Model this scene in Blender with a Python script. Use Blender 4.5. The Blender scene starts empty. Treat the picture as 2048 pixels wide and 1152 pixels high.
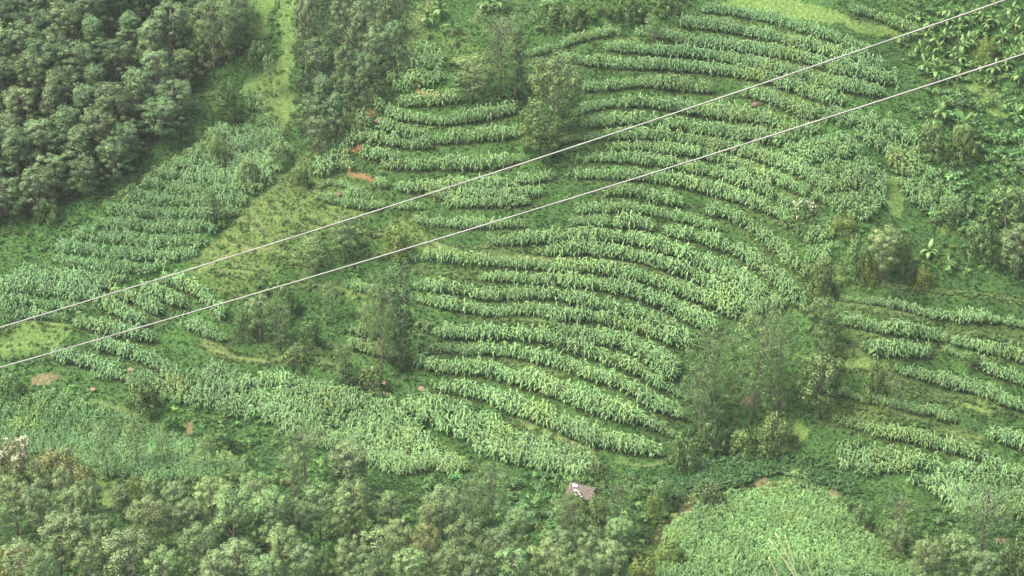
import bpy, math, random
import numpy as np
from mathutils import Vector
random.seed(7); rng = np.random.default_rng(7)
S = bpy.context.scene; COL = S.collection
R = math.radians

# ---------------------------------------------------------------- camera
FPX = 4619.0; PITCH = R(22.0)          # focal length in pixels of a 2048 x 1152 frame, downward pitch
cd = bpy.data.cameras.new('camera'); cam = bpy.data.objects.new('camera', cd); COL.objects.link(cam)
cd.sensor_width = 36.0; cd.lens = FPX / 2048 * 36.0; cd.clip_start = 0.5; cd.clip_end = 3000
cam.location = (0, 0, 0); cam.rotation_euler = (R(90) - PITCH, 0, 0); S.camera = cam

# ---------------------------------------------------------------- light: bright overcast
SUN_EL, SUN_AZ = R(58), R(-115)        # azimuth measured from +Y towards +X
w = bpy.data.worlds.new('World'); S.world = w; w.use_nodes = True
nt = w.node_tree; bg = nt.nodes['Background']
sky = nt.nodes.new('ShaderNodeTexSky'); sky.sky_type = 'NISHITA'; sky.sun_disc = False
sky.sun_elevation = SUN_EL; sky.sun_rotation = SUN_AZ; sky.air_density = 1.0; sky.dust_density = 7.0; sky.ozone_density = 0.3
nt.links.new(sky.outputs[0], bg.inputs[0]); bg.inputs[1].default_value = 0.12
sd = bpy.data.lights.new('sun', 'SUN'); sun = bpy.data.objects.new('sun', sd); COL.objects.link(sun)
sd.energy = 1.45; sd.angle = R(18); sd.color = (1.0, 0.96, 0.80)
dv = Vector((math.sin(SUN_AZ) * math.cos(SUN_EL), math.cos(SUN_AZ) * math.cos(SUN_EL), math.sin(SUN_EL)))
sun.rotation_euler = dv.to_track_quat('Z', 'Y').to_euler()
S.view_settings.view_transform = 'Standard'; S.view_settings.look = 'None'
S.view_settings.exposure = 2.06; S.view_settings.gamma = 1.0
S.cycles.max_bounces = 6; S.cycles.diffuse_bounces = 3; S.cycles.glossy_bounces = 2
S.cycles.transmission_bounces = 4; S.cycles.volume_bounces = 0; S.cycles.transparent_max_bounces = 4

# ---------------------------------------------------------------- tags
def tag(o, label=None, cat=None, group=None, kind=None):
    if label: o['label'] = label
    if cat: o['category'] = cat
    if group: o['group'] = group
    if kind: o['kind'] = kind
    return o
def link(o, parent=None):
    COL.objects.link(o)
    if parent: o.parent = parent
    return o
def empty(name, loc, rz=0.0, sc=(1, 1, 1)):
    o = bpy.data.objects.new(name, None); link(o); o.empty_display_size = 0.3
    o.location = loc; o.rotation_euler = (0, 0, rz); o.scale = sc
    return o

# ---------------------------------------------------------------- mesh helpers
def mesh_np(name, V, F, mat=None, attrs=None, smooth=False):
    """V (n,3), F list of (m,k) index arrays with k = 3 or 4"""
    me = bpy.data.meshes.new(name)
    V = np.asarray(V, dtype=np.float32)
    Fs = [np.asarray(f, dtype=np.int32) for f in (F if isinstance(F, list) else [F]) if len(f)]
    me.vertices.add(len(V)); me.vertices.foreach_set('co', V.ravel())
    nl = sum(f.size for f in Fs); nf = sum(len(f) for f in Fs)
    me.loops.add(nl); me.loops.foreach_set('vertex_index', np.concatenate([f.ravel() for f in Fs]))
    me.polygons.add(nf)
    tot = np.concatenate([np.full(len(f), f.shape[1], dtype=np.int32) for f in Fs])
    st = np.concatenate([[0], np.cumsum(tot)[:-1]]).astype(np.int32)
    me.polygons.foreach_set('loop_start', st); me.polygons.foreach_set('loop_total', tot)
    if smooth: me.polygons.foreach_set('use_smooth', np.ones(nf, dtype=bool))
    me.update(calc_edges=True); me.validate()
    for k, (typ, arr) in (attrs or {}).items():
        a = me.attributes.new(k, typ, 'POINT')
        key = 'color' if typ == 'FLOAT_COLOR' else ('vector' if typ == 'FLOAT_VECTOR' else 'value')
        a.data.foreach_set(key, np.asarray(arr).ravel())
    if mat: me.materials.append(mat)
    return me
class MB:
    def __init__(s): s.V = []; s.Q = []; s.T = []; s.n = 0; s.tint = []; s.NN = []; s.nn = False
    def add(s, V, Q=None, T=None, tint=0.5, nor=None):
        V = np.asarray(V, float).reshape(-1, 3); s.NN.append(np.zeros_like(V) if nor is None else nor); s.nn = s.nn or nor is not None
        if Q is not None and len(Q): s.Q.append(np.asarray(Q) + s.n)
        if T is not None and len(T): s.T.append(np.asarray(T) + s.n)
        s.V.append(V); s.n += len(V)
        s.tint.append(np.full(len(V), tint) if np.isscalar(tint) else np.asarray(tint))
    def tube(s, P, rad, k=6, tint=0.5):
        P = np.asarray(P, float); rad = np.broadcast_to(rad, (len(P),))
        vs = []
        for i in range(len(P)):
            d = P[min(i + 1, len(P) - 1)] - P[max(i - 1, 0)]; d /= np.linalg.norm(d) + 1e-9
            a = np.cross(d, [0, 0, 1.0]) if abs(d[2]) < .9 else np.cross(d, [1.0, 0, 0])
            a /= np.linalg.norm(a); b = np.cross(d, a)
            t = np.arange(k) * 2 * math.pi / k
            vs.append(P[i] + rad[i] * (np.cos(t)[:, None] * a + np.sin(t)[:, None] * b))
        V = np.concatenate(vs); Q = []
        for i in range(len(P) - 1):
            for j in range(k):
                Q.append((i * k + j, i * k + (j + 1) % k, (i + 1) * k + (j + 1) % k, (i + 1) * k + j))
        V = np.concatenate([V, P[:1], P[-1:]]); n = len(P) * k
        T = [(n, (j + 1) % k, j) for j in range(k)] + [(n + 1, n - k + j, n - k + (j + 1) % k) for j in range(k)]
        s.add(V, Q, T, tint)
    def box(s, c, sz, rz=0.0, tint=0.5):
        c = np.array(c); hx, hy, hz = np.array(sz) / 2
        v = np.array([(x, y, z) for x in (-hx, hx) for y in (-hy, hy) for z in (-hz, hz)])
        ca, sa = math.cos(rz), math.sin(rz)
        v = np.stack([v[:, 0] * ca - v[:, 1] * sa, v[:, 0] * sa + v[:, 1] * ca, v[:, 2]], 1) + c
        s.add(v, [(0, 1, 3, 2), (4, 6, 7, 5), (0, 4, 5, 1), (2, 3, 7, 6), (0, 2, 6, 4), (1, 5, 7, 3)], None, tint)
    def mesh(s, name, mat, smooth=False):
        me = mesh_np(name, np.concatenate(s.V), [np.concatenate(x) for x in (s.Q, s.T) if x], mat,
                     {'tint': ('FLOAT', np.concatenate(s.tint).astype(np.float32))}, smooth or s.nn)
        if s.nn: me.normals_split_custom_set_from_vertices(np.concatenate(s.NN).tolist())
        return me

# ---------------------------------------------------------------- materials
def new_mat(name):
    m = bpy.data.materials.new(name); m.use_nodes = True; n = m.node_tree.nodes
    return m, m.node_tree, n['Principled BSDF'], n['Material Output']
def leaf_mat(name, dark, light, rough=0.5, spec=0.4, trans=0.3, rnd=0.35, hue=None, inst=False):
    """two leaf tones mixed by a per-clump value, varied per plant"""
    if rnd > .05 and not name.startswith(('grass', 'weed', 'maize')): dark, light = [(c[0] * 1.0, c[1] * 1.03, c[2] * .80) for c in (dark, light)]
    m, t, p, out = new_mat(name); N = t.nodes; L = t.links
    a = N.new('ShaderNodeAttribute'); a.attribute_name = 'tint'
    mx = N.new('ShaderNodeMix'); mx.data_type = 'RGBA'
    mx.inputs[6].default_value = (*dark, 1); mx.inputs[7].default_value = (*light, 1)
    L.new(a.outputs['Fac'], mx.inputs[0])
    oi = N.new('ShaderNodeObjectInfo')
    mr = N.new('ShaderNodeMapRange'); mr.inputs[3].default_value = 1 - rnd; mr.inputs[4].default_value = 1 + rnd
    L.new(oi.outputs['Random'], mr.inputs[0])
    mu = N.new('ShaderNodeMix'); mu.data_type = 'RGBA'; mu.blend_type = 'MULTIPLY'; mu.inputs[0].default_value = 1
    L.new(mx.outputs[2], mu.inputs[6])
    if inst:
        ia = N.new('ShaderNodeAttribute'); ia.attribute_type = 'INSTANCER'; ia.attribute_name = 'col'
        L.new(ia.outputs['Color'], mu.inputs[7])
        m2 = N.new('ShaderNodeMix'); m2.data_type = 'RGBA'; m2.blend_type = 'MULTIPLY'; m2.inputs[0].default_value = 1
        L.new(mu.outputs[2], m2.inputs[6]); cmb = N.new('ShaderNodeCombineColor')
        for i in range(3): L.new(mr.outputs[0], cmb.inputs[i])
        L.new(cmb.outputs[0], m2.inputs[7]); col = m2.outputs[2]
    else:
        cmb = N.new('ShaderNodeCombineColor')
        for i in range(3): L.new(mr.outputs[0], cmb.inputs[i])
        L.new(cmb.outputs[0], mu.inputs[7]); col = mu.outputs[2]
    hs = N.new('ShaderNodeHueSaturation'); L.new(col, hs.inputs['Color'])
    m3 = N.new('ShaderNodeMath'); m3.operation = 'MULTIPLY_ADD'; m3.inputs[1].default_value = 37.7; m3.inputs[2].default_value = 0.3
    L.new(oi.outputs['Random'], m3.inputs[0]); fr = N.new('ShaderNodeMath'); fr.operation = 'FRACT'; L.new(m3.outputs[0], fr.inputs[0])
    mh = N.new('ShaderNodeMapRange'); mh.inputs[3].default_value = 0.483; mh.inputs[4].default_value = 0.515
    L.new(fr.outputs[0], mh.inputs[0]); L.new(mh.outputs[0], hs.inputs['Hue'])
    L.new(hs.outputs[0], p.inputs['Base Color'])
    p.inputs['Roughness'].default_value = rough; p.inputs['Specular IOR Level'].default_value = spec
    tr = N.new('ShaderNodeBsdfTranslucent'); L.new(hs.outputs[0], tr.inputs[0])
    ms = N.new('ShaderNodeMixShader'); ms.inputs[0].default_value = trans
    L.new(p.outputs[0], ms.inputs[1]); L.new(tr.outputs[0], ms.inputs[2]); L.new(ms.outputs[0], out.inputs[0])
    return m
def noisy_mat(name, c1, c2, scale=3.0, rough=0.9, bump=0.3):
    m, t, p, out = new_mat(name); N = t.nodes; L = t.links
    tc = N.new('ShaderNodeTexCoord'); nz = N.new('ShaderNodeTexNoise'); nz.inputs['Scale'].default_value = scale
    nz.inputs['Detail'].default_value = 6; L.new(tc.outputs['Object'], nz.inputs['Vector'])
    cr = N.new('ShaderNodeValToRGB'); cr.color_ramp.elements[0].position = 0.35; cr.color_ramp.elements[1].position = 0.65
    cr.color_ramp.elements[0].color = (*c1, 1); cr.color_ramp.elements[1].color = (*c2, 1)
    L.new(nz.outputs[0], cr.inputs[0]); L.new(cr.outputs[0], p.inputs['Base Color'])
    b = N.new('ShaderNodeBump'); b.inputs['Strength'].default_value = bump; b.inputs['Distance'].default_value = 0.1
    L.new(nz.outputs[0], b.inputs['Height']); L.new(b.outputs[0], p.inputs['Normal'])
    p.inputs['Roughness'].default_value = rough
    return m
M = {}
M['maize'] = leaf_mat('maize_leaf', (.084, .180, .060), (.200, .325, .138), .55, .25, .28, .18, inst=True)
M['maize_one'] = leaf_mat('maize_leaf_single', (.070, .145, .050), (.145, .255, .095), .55, .2, .28, .18)
M['grass'] = leaf_mat('grass_blade', (.75, .75, .75), (1.15, 1.15, 1.15), .6, .25, .3, .15, inst=True)
M['weed'] = leaf_mat('weed_leaf', (1.0, 1.0, .9), (2.2, 2.2, 1.9), .55, .25, .25, .3, inst=True)
M['forest'] = leaf_mat('forest_leaf', (.052, .100, .052), (.150, .232, .130), .55, .22, .2, .22)
M['forest_pale'] = leaf_mat('pale_forest_leaf', (.070, .125, .066), (.185, .270, .155), .55, .22, .2, .22)
M['wood'] = leaf_mat('woodland_leaf', (.085, .145, .062), (.200, .285, .150), .55, .25, .22, .22)
M['wood_olive'] = leaf_mat('olive_leaf', (.090, .146, .066), (.205, .285, .150), .55, .25, .25, .18)
M['wood_grey'] = leaf_mat('grey_green_leaf', (.078, .132, .064), (.180, .255, .145), .55, .25, .22, .18)
M['feather'] = leaf_mat('feathery_leaf', (.075, .135, .062), (.165, .245, .120), .55, .25, .3, .15)
M['ivy'] = leaf_mat('climber_leaf', (.040, .080, .035), (.095, .155, .065), .5, .35, .2, .15)
M['bush'] = leaf_mat('bush_leaf', (.052, .105, .040), (.140, .215, .090), .5, .35, .2, .2)
M['yellow'] = leaf_mat('yellow_green_leaf', (.085, .135, .035), (.180, .240, .070), .55, .3, .3, .12)
M['russet'] = leaf_mat('russet_leaf', (.120, .135, .060), (.230, .240, .125), .6, .25, .25, .1)
M['lush'] = leaf_mat('lush_green_leaf', (.050, .110, .035), (.110, .200, .065), .55, .3, .3, .12)
M['banana'] = leaf_mat('banana_leaf', (.066, .142, .050), (.140, .232, .095), .45, .35, .25, .12)
M['flower'] = leaf_mat('cream_blossom', (.38, .38, .24), (.54, .54, .38), .6, .2, .2, .05)
M['bark'] = noisy_mat('bark', (.060, .050, .038), (.150, .130, .105), 6, .9)
M['palebark'] = noisy_mat('pale_bark', (.16, .15, .12), (.30, .28, .23), 6, .9)
M['stem'] = noisy_mat('banana_stem', (.10, .12, .05), (.22, .20, .11), 5, .6)
M['cane'] = noisy_mat('dry_cane', (.38, .38, .20), (.50, .50, .28), 5, .6)
M['rock'] = noisy_mat('red_rock', (.07, .047, .034), (.12, .082, .06), 2.5, .9, .6)
M['brownrock'] = noisy_mat('brown_rock', (.10, .065, .045), (.19, .13, .09), 2.5, .9, .6)
M['tanrock'] = noisy_mat('tan_rock', (.13, .09, .055), (.21, .15, .10), 3, .9, .6)
M['thatch'] = noisy_mat('old_thatch', (.040, .034, .028), (.105, .09, .072), 4, .95, .9)
M['mudwall'] = noisy_mat('mud_wall', (.14, .11, .08), (.24, .19, .14), 4, .95)
M['timber'] = noisy_mat('weathered_timber', (.24, .22, .18), (.42, .39, .32), 8, .9)
M['sheet'] = noisy_mat('white_sheet', (.34, .34, .33), (.50, .50, .48), 3, .5)
M['cable'] = noisy_mat('cable_sheath', (.17, .175, .17), (.23, .235, .22), 3, .55, 0)
M['pink'] = noisy_mat('pink_petal', (.62, .25, .38), (.75, .38, .50), 3, .5, 0)
M['darkeye'] = noisy_mat('dark_flower_eye', (.02, .01, .015), (.03, .015, .02), 3, .5, 0)

# ---------------------------------------------------------------- traced data (photo pixels, then cast onto the land)
# planted terrace strips: (x, top of the maize band, bottom of the band)
STRIPS = [
 [(790,195,212),(850,190,218),(900,186,212),(932,182,205)],
 [(745,190,212),(765,207,227),(790,222,242),(825,230,248),(875,236,254),(925,228,252),(975,218,243),(1035,207,231)],
 [(755,240,262),(800,252,276),(840,260,285),(865,272,290),(900,267,290),(950,262,287),(1000,256,286),(1035,255,275)],
 [(728,268,288),(770,273,294),(815,281,303),(860,284,302)],
 [(728,295,322),(765,300,325),(800,307,327)],
 [(762,322,340),(800,322,345),(850,318,346),(900,312,345),(950,317,345),(1000,313,340),(1050,310,325)],
 [(748,358,374),(800,364,386),(850,366,388),(925,362,385),(975,360,382),(1030,355,375),(1075,348,370),(1115,340,360)],
 [(860,380,400),(920,383,402),(975,380,402),(1030,378,400),(1080,373,395)],
 [(888,398,415),(960,399,418),(1030,398,417),(1065,396,415)],
 [(628,362,376),(670,360,374),(720,372,386)],
 [(630,385,405),(680,394,414),(730,402,420),(770,408,422)],
 [(683,380,398),(720,382,400),(745,390,406)],
 [(785,407,421),(820,405,423),(850,407,420)],
 [(825,432,446),(875,436,455),(925,438,460),(975,440,460),(1050,444,458)],
 [(975,475,493),(1025,474,494),(1075,468,495),(1115,463,490)],
 [(1070,495,512),(1120,489,515),(1170,487,512),(1200,491,516),(1250,500,522),(1300,513,536),(1360,530,556),(1400,548,574),(1450,572,600),(1500,600,626),(1530,615,634)],
 [(790,502,516),(830,505,523),(875,504,526),(935,510,533),(1000,517,537),(1075,522,544),(1150,522,549),(1200,526,553),(1250,536,563),(1300,548,577),(1350,563,594),(1400,578,611),(1450,602,633),(1485,625,650)],
 [(960,550,563),(1000,548,568),(1050,550,571),(1100,549,574),(1150,550,580),(1200,555,588),(1250,565,600),(1300,580,616),(1350,600,640),(1400,622,665),(1440,650,680)],
 [(815,562,580),(875,564,588),(925,572,596),(975,582,604),(1025,580,604),(1075,578,602),(1150,586,613),(1200,599,623),(1250,610,640),(1300,625,656),(1340,645,680),(1385,670,700)],
 [(825,591,603),(875,596,618),(925,608,627),(1000,618,637),(1035,612,632),(1075,610,632),(1125,620,645),(1200,626,651),(1250,640,662),(1300,655,677),(1340,672,692),(1368,690,706)],
 [(835,640,660),(862,648,671),(900,658,681),(975,658,683),(1050,658,686),(1125,670,702),(1150,680,713),(1200,699,728),(1240,712,745),(1275,735,755),(1330,768,788),(1370,790,806)],
 [(1095,638,652),(1140,655,674),(1190,662,692),(1250,668,713),(1300,690,738),(1335,715,765),(1352,738,772)],
 [(865,686,702),(925,693,713),(975,690,714),(1025,692,718),(1075,702,729),(1125,712,745),(1175,732,766),(1200,741,771),(1250,757,791),(1290,780,815),(1325,802,831),(1375,828,846)],
 [(822,708,729),(875,720,750),(925,724,755),(975,726,763),(1025,735,776),(1100,752,800),(1150,772,824),(1200,789,843),(1240,803,853),(1272,820,852),(1325,850,869),(1358,868,883)],
 [(865,763,779),(925,767,796),(975,775,813),(1025,788,832),(1075,808,849),(1125,830,870),(1175,850,896),(1200,862,901),(1250,868,914),(1300,882,920),(1314,894,914)],
 [(1672,587,600),(1710,593,605),(1786,602,618),(1836,615,631),(1875,622,640),(1900,624,642),(1950,625,647),(2000,635,652),(2080,648,666)],
 [(1672,631,650),(1723,636,658),(1761,645,666),(1811,653,677),(1861,660,682),(1886,668,686),(1936,680,699),(1986,692,714),(2080,716,738)],
 [(1721,688,706),(1761,683,716),(1811,688,722),(1861,700,715)],
 [(1881,692,705),(1923,704,719),(1961,720,739),(1998,738,759),(2080,764,784)],
 [(1786,733,746),(1823,738,757),(1873,748,771),(1923,760,785),(1986,785,807),(2080,818,840)],
 [(1662,770,782),(1712,785,798),(1747,790,806),(1799,803,819),(1869,818,836),(1925,842,853)],
 [(1650,831,841),(1712,843,858),(1765,858,880),(1834,868,891),(1903,884,909),(1966,905,926)],
 [(1970,857,872),(2008,864,896),(2080,884,920)],
 [(1152,220,240),(1175,208,228),(1212,202,219),(1262,196,217),(1325,198,223),(1362,204,232),(1412,206,242),(1462,214,248),(1512,222,253),(1550,232,256)],
 [(1167,243,258),(1212,232,256),(1262,228,252),(1312,232,258),(1362,238,266),(1437,250,278),(1512,260,290),(1560,270,300)],
 [(1125,277,291),(1162,270,285),(1212,264,284),(1262,258,282),(1312,258,284),(1362,267,288),(1412,277,299),(1474,290,313),(1537,308,333),(1612,338,360),(1660,365,390)],
 [(1215,289,303),(1287,285,303),(1337,291,311),(1387,296,318),(1437,310,331),(1512,335,358),(1587,365,386),(1640,390,410)],
 [(1150,314,330),(1212,310,327),(1287,310,332),(1337,318,339),(1387,326,350),(1437,338,362),(1487,352,378),(1537,375,398),(1580,400,421)],
 [(1150,344,361),(1237,342,363),(1312,346,369),(1362,352,379),(1424,368,395),(1474,382,409),(1537,408,432),(1575,430,452),(1600,455,480)],
 [(1200,378,396),(1262,375,396),(1312,386,410),(1362,396,421),(1412,406,432),(1475,424,452),(1510,450,478),(1550,475,508),(1587,512,542),(1612,540,566)],
 [(1150,413,432),(1200,410,429),(1275,412,431),(1350,424,445),(1400,438,458),(1440,452,468)],
 [(1125,438,453),(1200,435,456),(1275,438,463),(1325,450,475),(1387,460,488),(1437,475,503),(1487,495,526),(1525,518,553),(1562,552,583),(1587,585,611),(1614,612,628)],
 [(1110,466,482),(1150,461,485),(1200,462,487),(1250,463,491),(1300,475,506),(1350,488,523),(1400,505,543),(1450,520,566),(1490,545,592),(1525,572,613),(1562,603,630)],
 [(1152,168,186),(1212,164,186),(1287,158,178),(1337,160,186),(1387,165,190),(1445,172,192)],
 [(1487,176,196),(1537,185,211),(1587,208,232),(1628,222,246)],
 [(1055,104,119),(1120,84,101),(1180,64,83),(1240,54,71)],
 [(1400,8,26),(1470,18,36),(1540,30,50),(1610,50,70),(1680,72,92),(1745,96,116)],
 [(1350,36,56),(1450,46,68),(1550,66,88),(1650,92,114),(1765,122,144)],
 [(1270,56,74),(1360,68,90),(1460,82,104),(1560,97,120),(1660,122,146),(1775,152,174)],
 [(1200,86,104),(1300,92,114),(1400,99,122),(1500,116,139),(1600,142,165),(1700,165,188),(1760,180,200)],
 [(1110,108,126),(1200,118,138),(1300,122,144),(1400,127,150),(1500,141,164),(1600,170,194),(1690,196,218)],
 [(1700,12,28),(1760,28,46),(1830,56,76)],
 [(330,547,566),(380,563,588),(417,590,614),(450,620,646)],
 [(278,565,585),(312,576,600),(365,600,624)],
 [(226,576,598),(278,590,614),(324,618,644)],
 [(194,590,614),(243,613,638),(302,636,662)],
 [(146,632,656),(208,644,672),(312,664,692)],
 [(184,676,698),(243,690,716),(295,708,734),(350,740,764)],
 [(104,698,722),(174,714,740),(243,732,758)],
 [(370,636,660),(420,654,676),(460,672,690)],
 [(520,744,770),(580,752,780),(650,772,800),(720,792,816)],
 [(690,562,580),(740,572,596),(780,590,612)],
 [(700,650,668),(760,668,690)],
 [(690,680,700),(760,694,716),(800,706,726)],
]
# bare grass terraces: (x, y) lip line, half width in metres
BARE = [
 [(590,350),(612,385),(660,415),(720,430)], [(540,385),(565,425),(610,455),(660,462)], [(500,420),(530,460),(575,480),(640,485)], [(460,462),(500,490),(550,508),(600,512)], [(420,500),(460,525),(520,538)],
 [(640,392),(600,410),(565,400)], [(560,372),(580,400),(620,432),(680,450)], [(520,400),(545,432),(590,455),(640,470)],
 [(480,440),(520,470),(580,490),(640,500)], [(440,485),(500,500),(560,520),(620,530)], [(390,520),(440,545),(520,552)],
 [(600,568),(660,575),(720,590),(770,610)], [(410,685),(470,715),(540,722),(600,715),(680,735)], [(540,690),(640,700)],
 [(1672,560),(1780,572),(1880,582),(1950,588),(2060,605)], [(1672,535),(1760,550)], [(1680,690),(1720,705)],
 [(1650,735),(1740,735),(1770,728)], [(1660,700),(1700,702)], [(1880,790),(1960,800),(2000,822)], [(1690,820),(1780,835),(1850,850)],
 [(880,492),(930,500),(980,490)], [(700,455),(760,470),(800,475)], [(1000,640),(1090,645)], [(820,540),(930,552)],
 [(1010,722),(1080,738),(1130,750)], [(1030,842),(1100,870),(1180,905)], [(480,190),(520,165),(545,220),(565,262)],
 [(230,395),(330,330),(430,275),(470,262)], [(300,370),(400,310),(500,290)], [(0,660),(60,645),(130,655)], [(20,690),(110,685)],
 [(1870,440),(1960,470)], [(1780,0),(1850,30)], [(1680,612),(1780,625),(1850,640)], [(1680,665),(1760,680)], [(1900,660),(1980,672),(2060,690)], [(1760,760),(1850,790),(1950,820)], [(1660,800),(1740,815),(1850,845)], [(1880,860),(1960,880)], [(1240,86),(1330,70)],[(770,120),(840,130),(900,120)],
]
# dense fields: polygon, row spacing, plant scale
FIELDS = [
 ([(770,165),(800,105),(850,95),(890,118),(890,165),(860,178),(790,195)], .95, .85),
 ([(658,302),(698,280),(722,232),(738,247),(722,290),(695,300),(705,345),(655,354),(618,366),(622,340)], .95, .85),
 ([(800,812),(850,808),(905,824),(975,840),(1050,877),(1100,894),(1150,912),(1178,932),(1182,950),(1160,958),(1100,948),(1050,938),(970,917),(925,885),(890,868),(860,856),(820,835)], .8, 1.0),
 ([(812,848),(840,880),(875,900),(910,928),(932,945),(890,952),(850,932),(820,900)], .8, .95),
 ([(560,775),(700,795),(800,812),(818,850),(822,905),(855,945),(800,955),(740,935),(690,910),(640,900),(560,870)], .82, .9),
 ([(1660,898),(1782,912),(1903,940),(1990,932),(2080,975),(2080,1040),(1990,1036),(1920,1040),(1880,1000),(1850,982),(1782,955),(1695,955)], 1.05, .95),
 ([(1540,252),(1620,260),(1700,290),(1750,345),(1772,372),(1765,400),(1750,442),(1700,445),(1650,420),(1640,385),(1560,330),(1500,300),(1520,270)], 1.0, .95),
 ([(1640,225),(1700,235),(1790,255),(1830,285),(1840,335),(1800,345),(1750,300),(1700,272),(1650,250)], 1.0, .9),
 ([(1770,300),(1800,330),(1850,350),(1900,385),(1935,440),(1850,430),(1800,390)], 1.0, .9),
 ([(1690,130),(1790,160),(1800,195),(1690,190),(1640,215),(1600,200)], 1.0, .9),
 ([(1600,465),(1650,440),(1670,480),(1660,540),(1620,530)], 1.0, .85),
 ([(230,410),(300,360),(400,300),(430,262),(500,268),(555,280),(580,300),(578,335),(540,370),(500,400),(460,440),(422,484),(388,515),(340,535),(290,555),(250,570),(150,553),(110,528),(105,500),(200,450)], .74, .74),
 ([(0,575),(60,545),(110,540),(230,580),(190,600),(140,640),(0,650)], .95, .85),
 ([(480,180),(505,170),(530,200),(550,250),(580,280),(540,275),(500,240)], 1.0, .6),
 ([(120,735),(250,755),(340,760),(440,745),(520,770),(580,800),(570,850),(480,845),(350,810),(290,780),(200,760)], .85, .85),
]
NEAR_FIELD = [(1300,1230),(1330,1075),(1383,1036),(1435,1008),(1504,994),(1556,988),(1643,998),(1678,1022),(1712,1062),(1747,1096),(1782,1120),(1834,1148),(1900,1230)]
LEFT_FIELD = [(-40,800),(100,792),(200,812),(262,840),(300,850),(360,880),(420,900),(500,940),(460,962),(300,965),(200,955),(100,915),(-40,890)]
BEANS = [(1305,965),(1340,935),(1420,915),(1560,910),(1640,918),(1700,952),(1722,988),(1690,990),(1620,962),(1560,952),(1520,956),(1490,974),(1440,990),(1360,1006),(1320,990)]
BRIGHT = [  # short bright pasture
 [(1440,8),(1487,15),(1556,28),(1625,45),(1680,48),(1730,64),(1800,76),(1795,64),(1712,36),(1643,12),(1573,-6),(1500,-10)],
 [(545,-30),(588,-30),(584,40),(602,90),(575,150),(594,200),(568,262),(535,230),(520,200),(480,190),(485,165),(530,140),(560,110),(562,60)],
 [(480,-20),(545,-20),(540,60),(520,80),(485,75)],
 [(1762,365),(1800,350),(1815,380),(1805,440),(1780,430)], [(1930,165),(1975,160),(2010,200),(2020,235),(1985,235)],
 [(0,665),(60,645),(135,640),(140,662),(115,690),(30,712),(0,705)], [(895,118),(935,110),(975,106),(975,116),(930,122),(900,126)],
 [(1860,445),(1950,455),(1960,475),(1880,460)], [(195,960),(235,955),(240,1010),(200,1020)], [(560,1100),(690,1095),(700,1135),(600,1140)],
 [(1720,708),(1760,720),(1735,738),(1690,728)], [(1920,800),(1990,818),(1990,830),(1930,815)],
 [(690,575),(770,600),(765,612),(690,590)], [(1015,728),(1120,748),(1110,756),(1030,742)], [(1560,940),(1620,860),(1600,840),(1540,850)],
]
YELLOW = [  # dry yellowish grass of the ridge
 [(835,50),(870,60),(800,130),(760,185),(728,225),(690,275),(640,300),(700,225),(750,165),(800,100)],
 [(560,365),(620,345),(700,352),(760,410),(730,440),(640,440),(600,470),(560,540),(470,610),(400,560),(360,545),(420,495),(480,440),(520,400)],
 [(820,430),(880,490),(940,505),(800,520),(740,490),(760,450)], [(850,60),(930,60),(960,100),(880,110)],
 [(1060,632),(1120,640),(1110,655),(1040,650)], [(870,880),(920,905),(960,935),(930,940),(880,900)],
 [(0,870),(90,880),(180,930),(170,950),(40,960),(0,950)], [(1260,1110),(1330,1070),(1380,1100),(1300,1160)],[(1540,700),(1620,700),(1640,725),(1590,720)],
]
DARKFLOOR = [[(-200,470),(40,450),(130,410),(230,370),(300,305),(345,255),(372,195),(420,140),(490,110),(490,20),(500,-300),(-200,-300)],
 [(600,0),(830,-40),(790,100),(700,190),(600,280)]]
SOIL = [[(60,752),(100,748),(125,762),(95,772),(60,768)], [(1505,965),(1530,953),(1545,965),(1540,978),(1515,980)], [(1655,972),(1672,972),(1680,995),(1665,1000)],
 [(1350,1040),(1360,1010),(1385,990),(1390,1010),(1372,1040)], [(364,848),(382,845),(384,866),(370,868)], [(1880,662),(1912,664),(1910,676),(1890,674)],
 [(1478,797),(1512,793),(1500,808),(1480,808)], [(2030,380),(2060,380),(2060,440),(2035,430)], [(1990,1080),(2015,1080),(2010,1092),(1990,1090)],[(377,355),(388,362),(385,368),(376,364)]]
PATHS = [ [(745,222),(722,250),(720,275),(718,294)], [(718,298),(695,301),(678,305),(690,322),(704,348),(730,353),(745,360)], [(848,162),(834,172),(838,184),(860,189),(880,190)],
 [(640,372),(700,375),(740,398),(765,410)], [(870,482),(890,500),(935,506),(1000,512),(1080,516),(1150,518)], [(400,540),(440,520),(480,500),(540,498)],
 [(1240,922),(1280,932),(1320,925),(1345,912)], [(1040,848),(1110,872),(1165,892),(1188,918)], [(335,207),(380,195),(425,185)],
 [(410,688),(450,710),(540,724),(590,718)], [(180,800),(250,822),(300,845),(350,870),(380,880)], [(1200,520),(1290,532),(1380,575),(1480,642)]]

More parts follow.
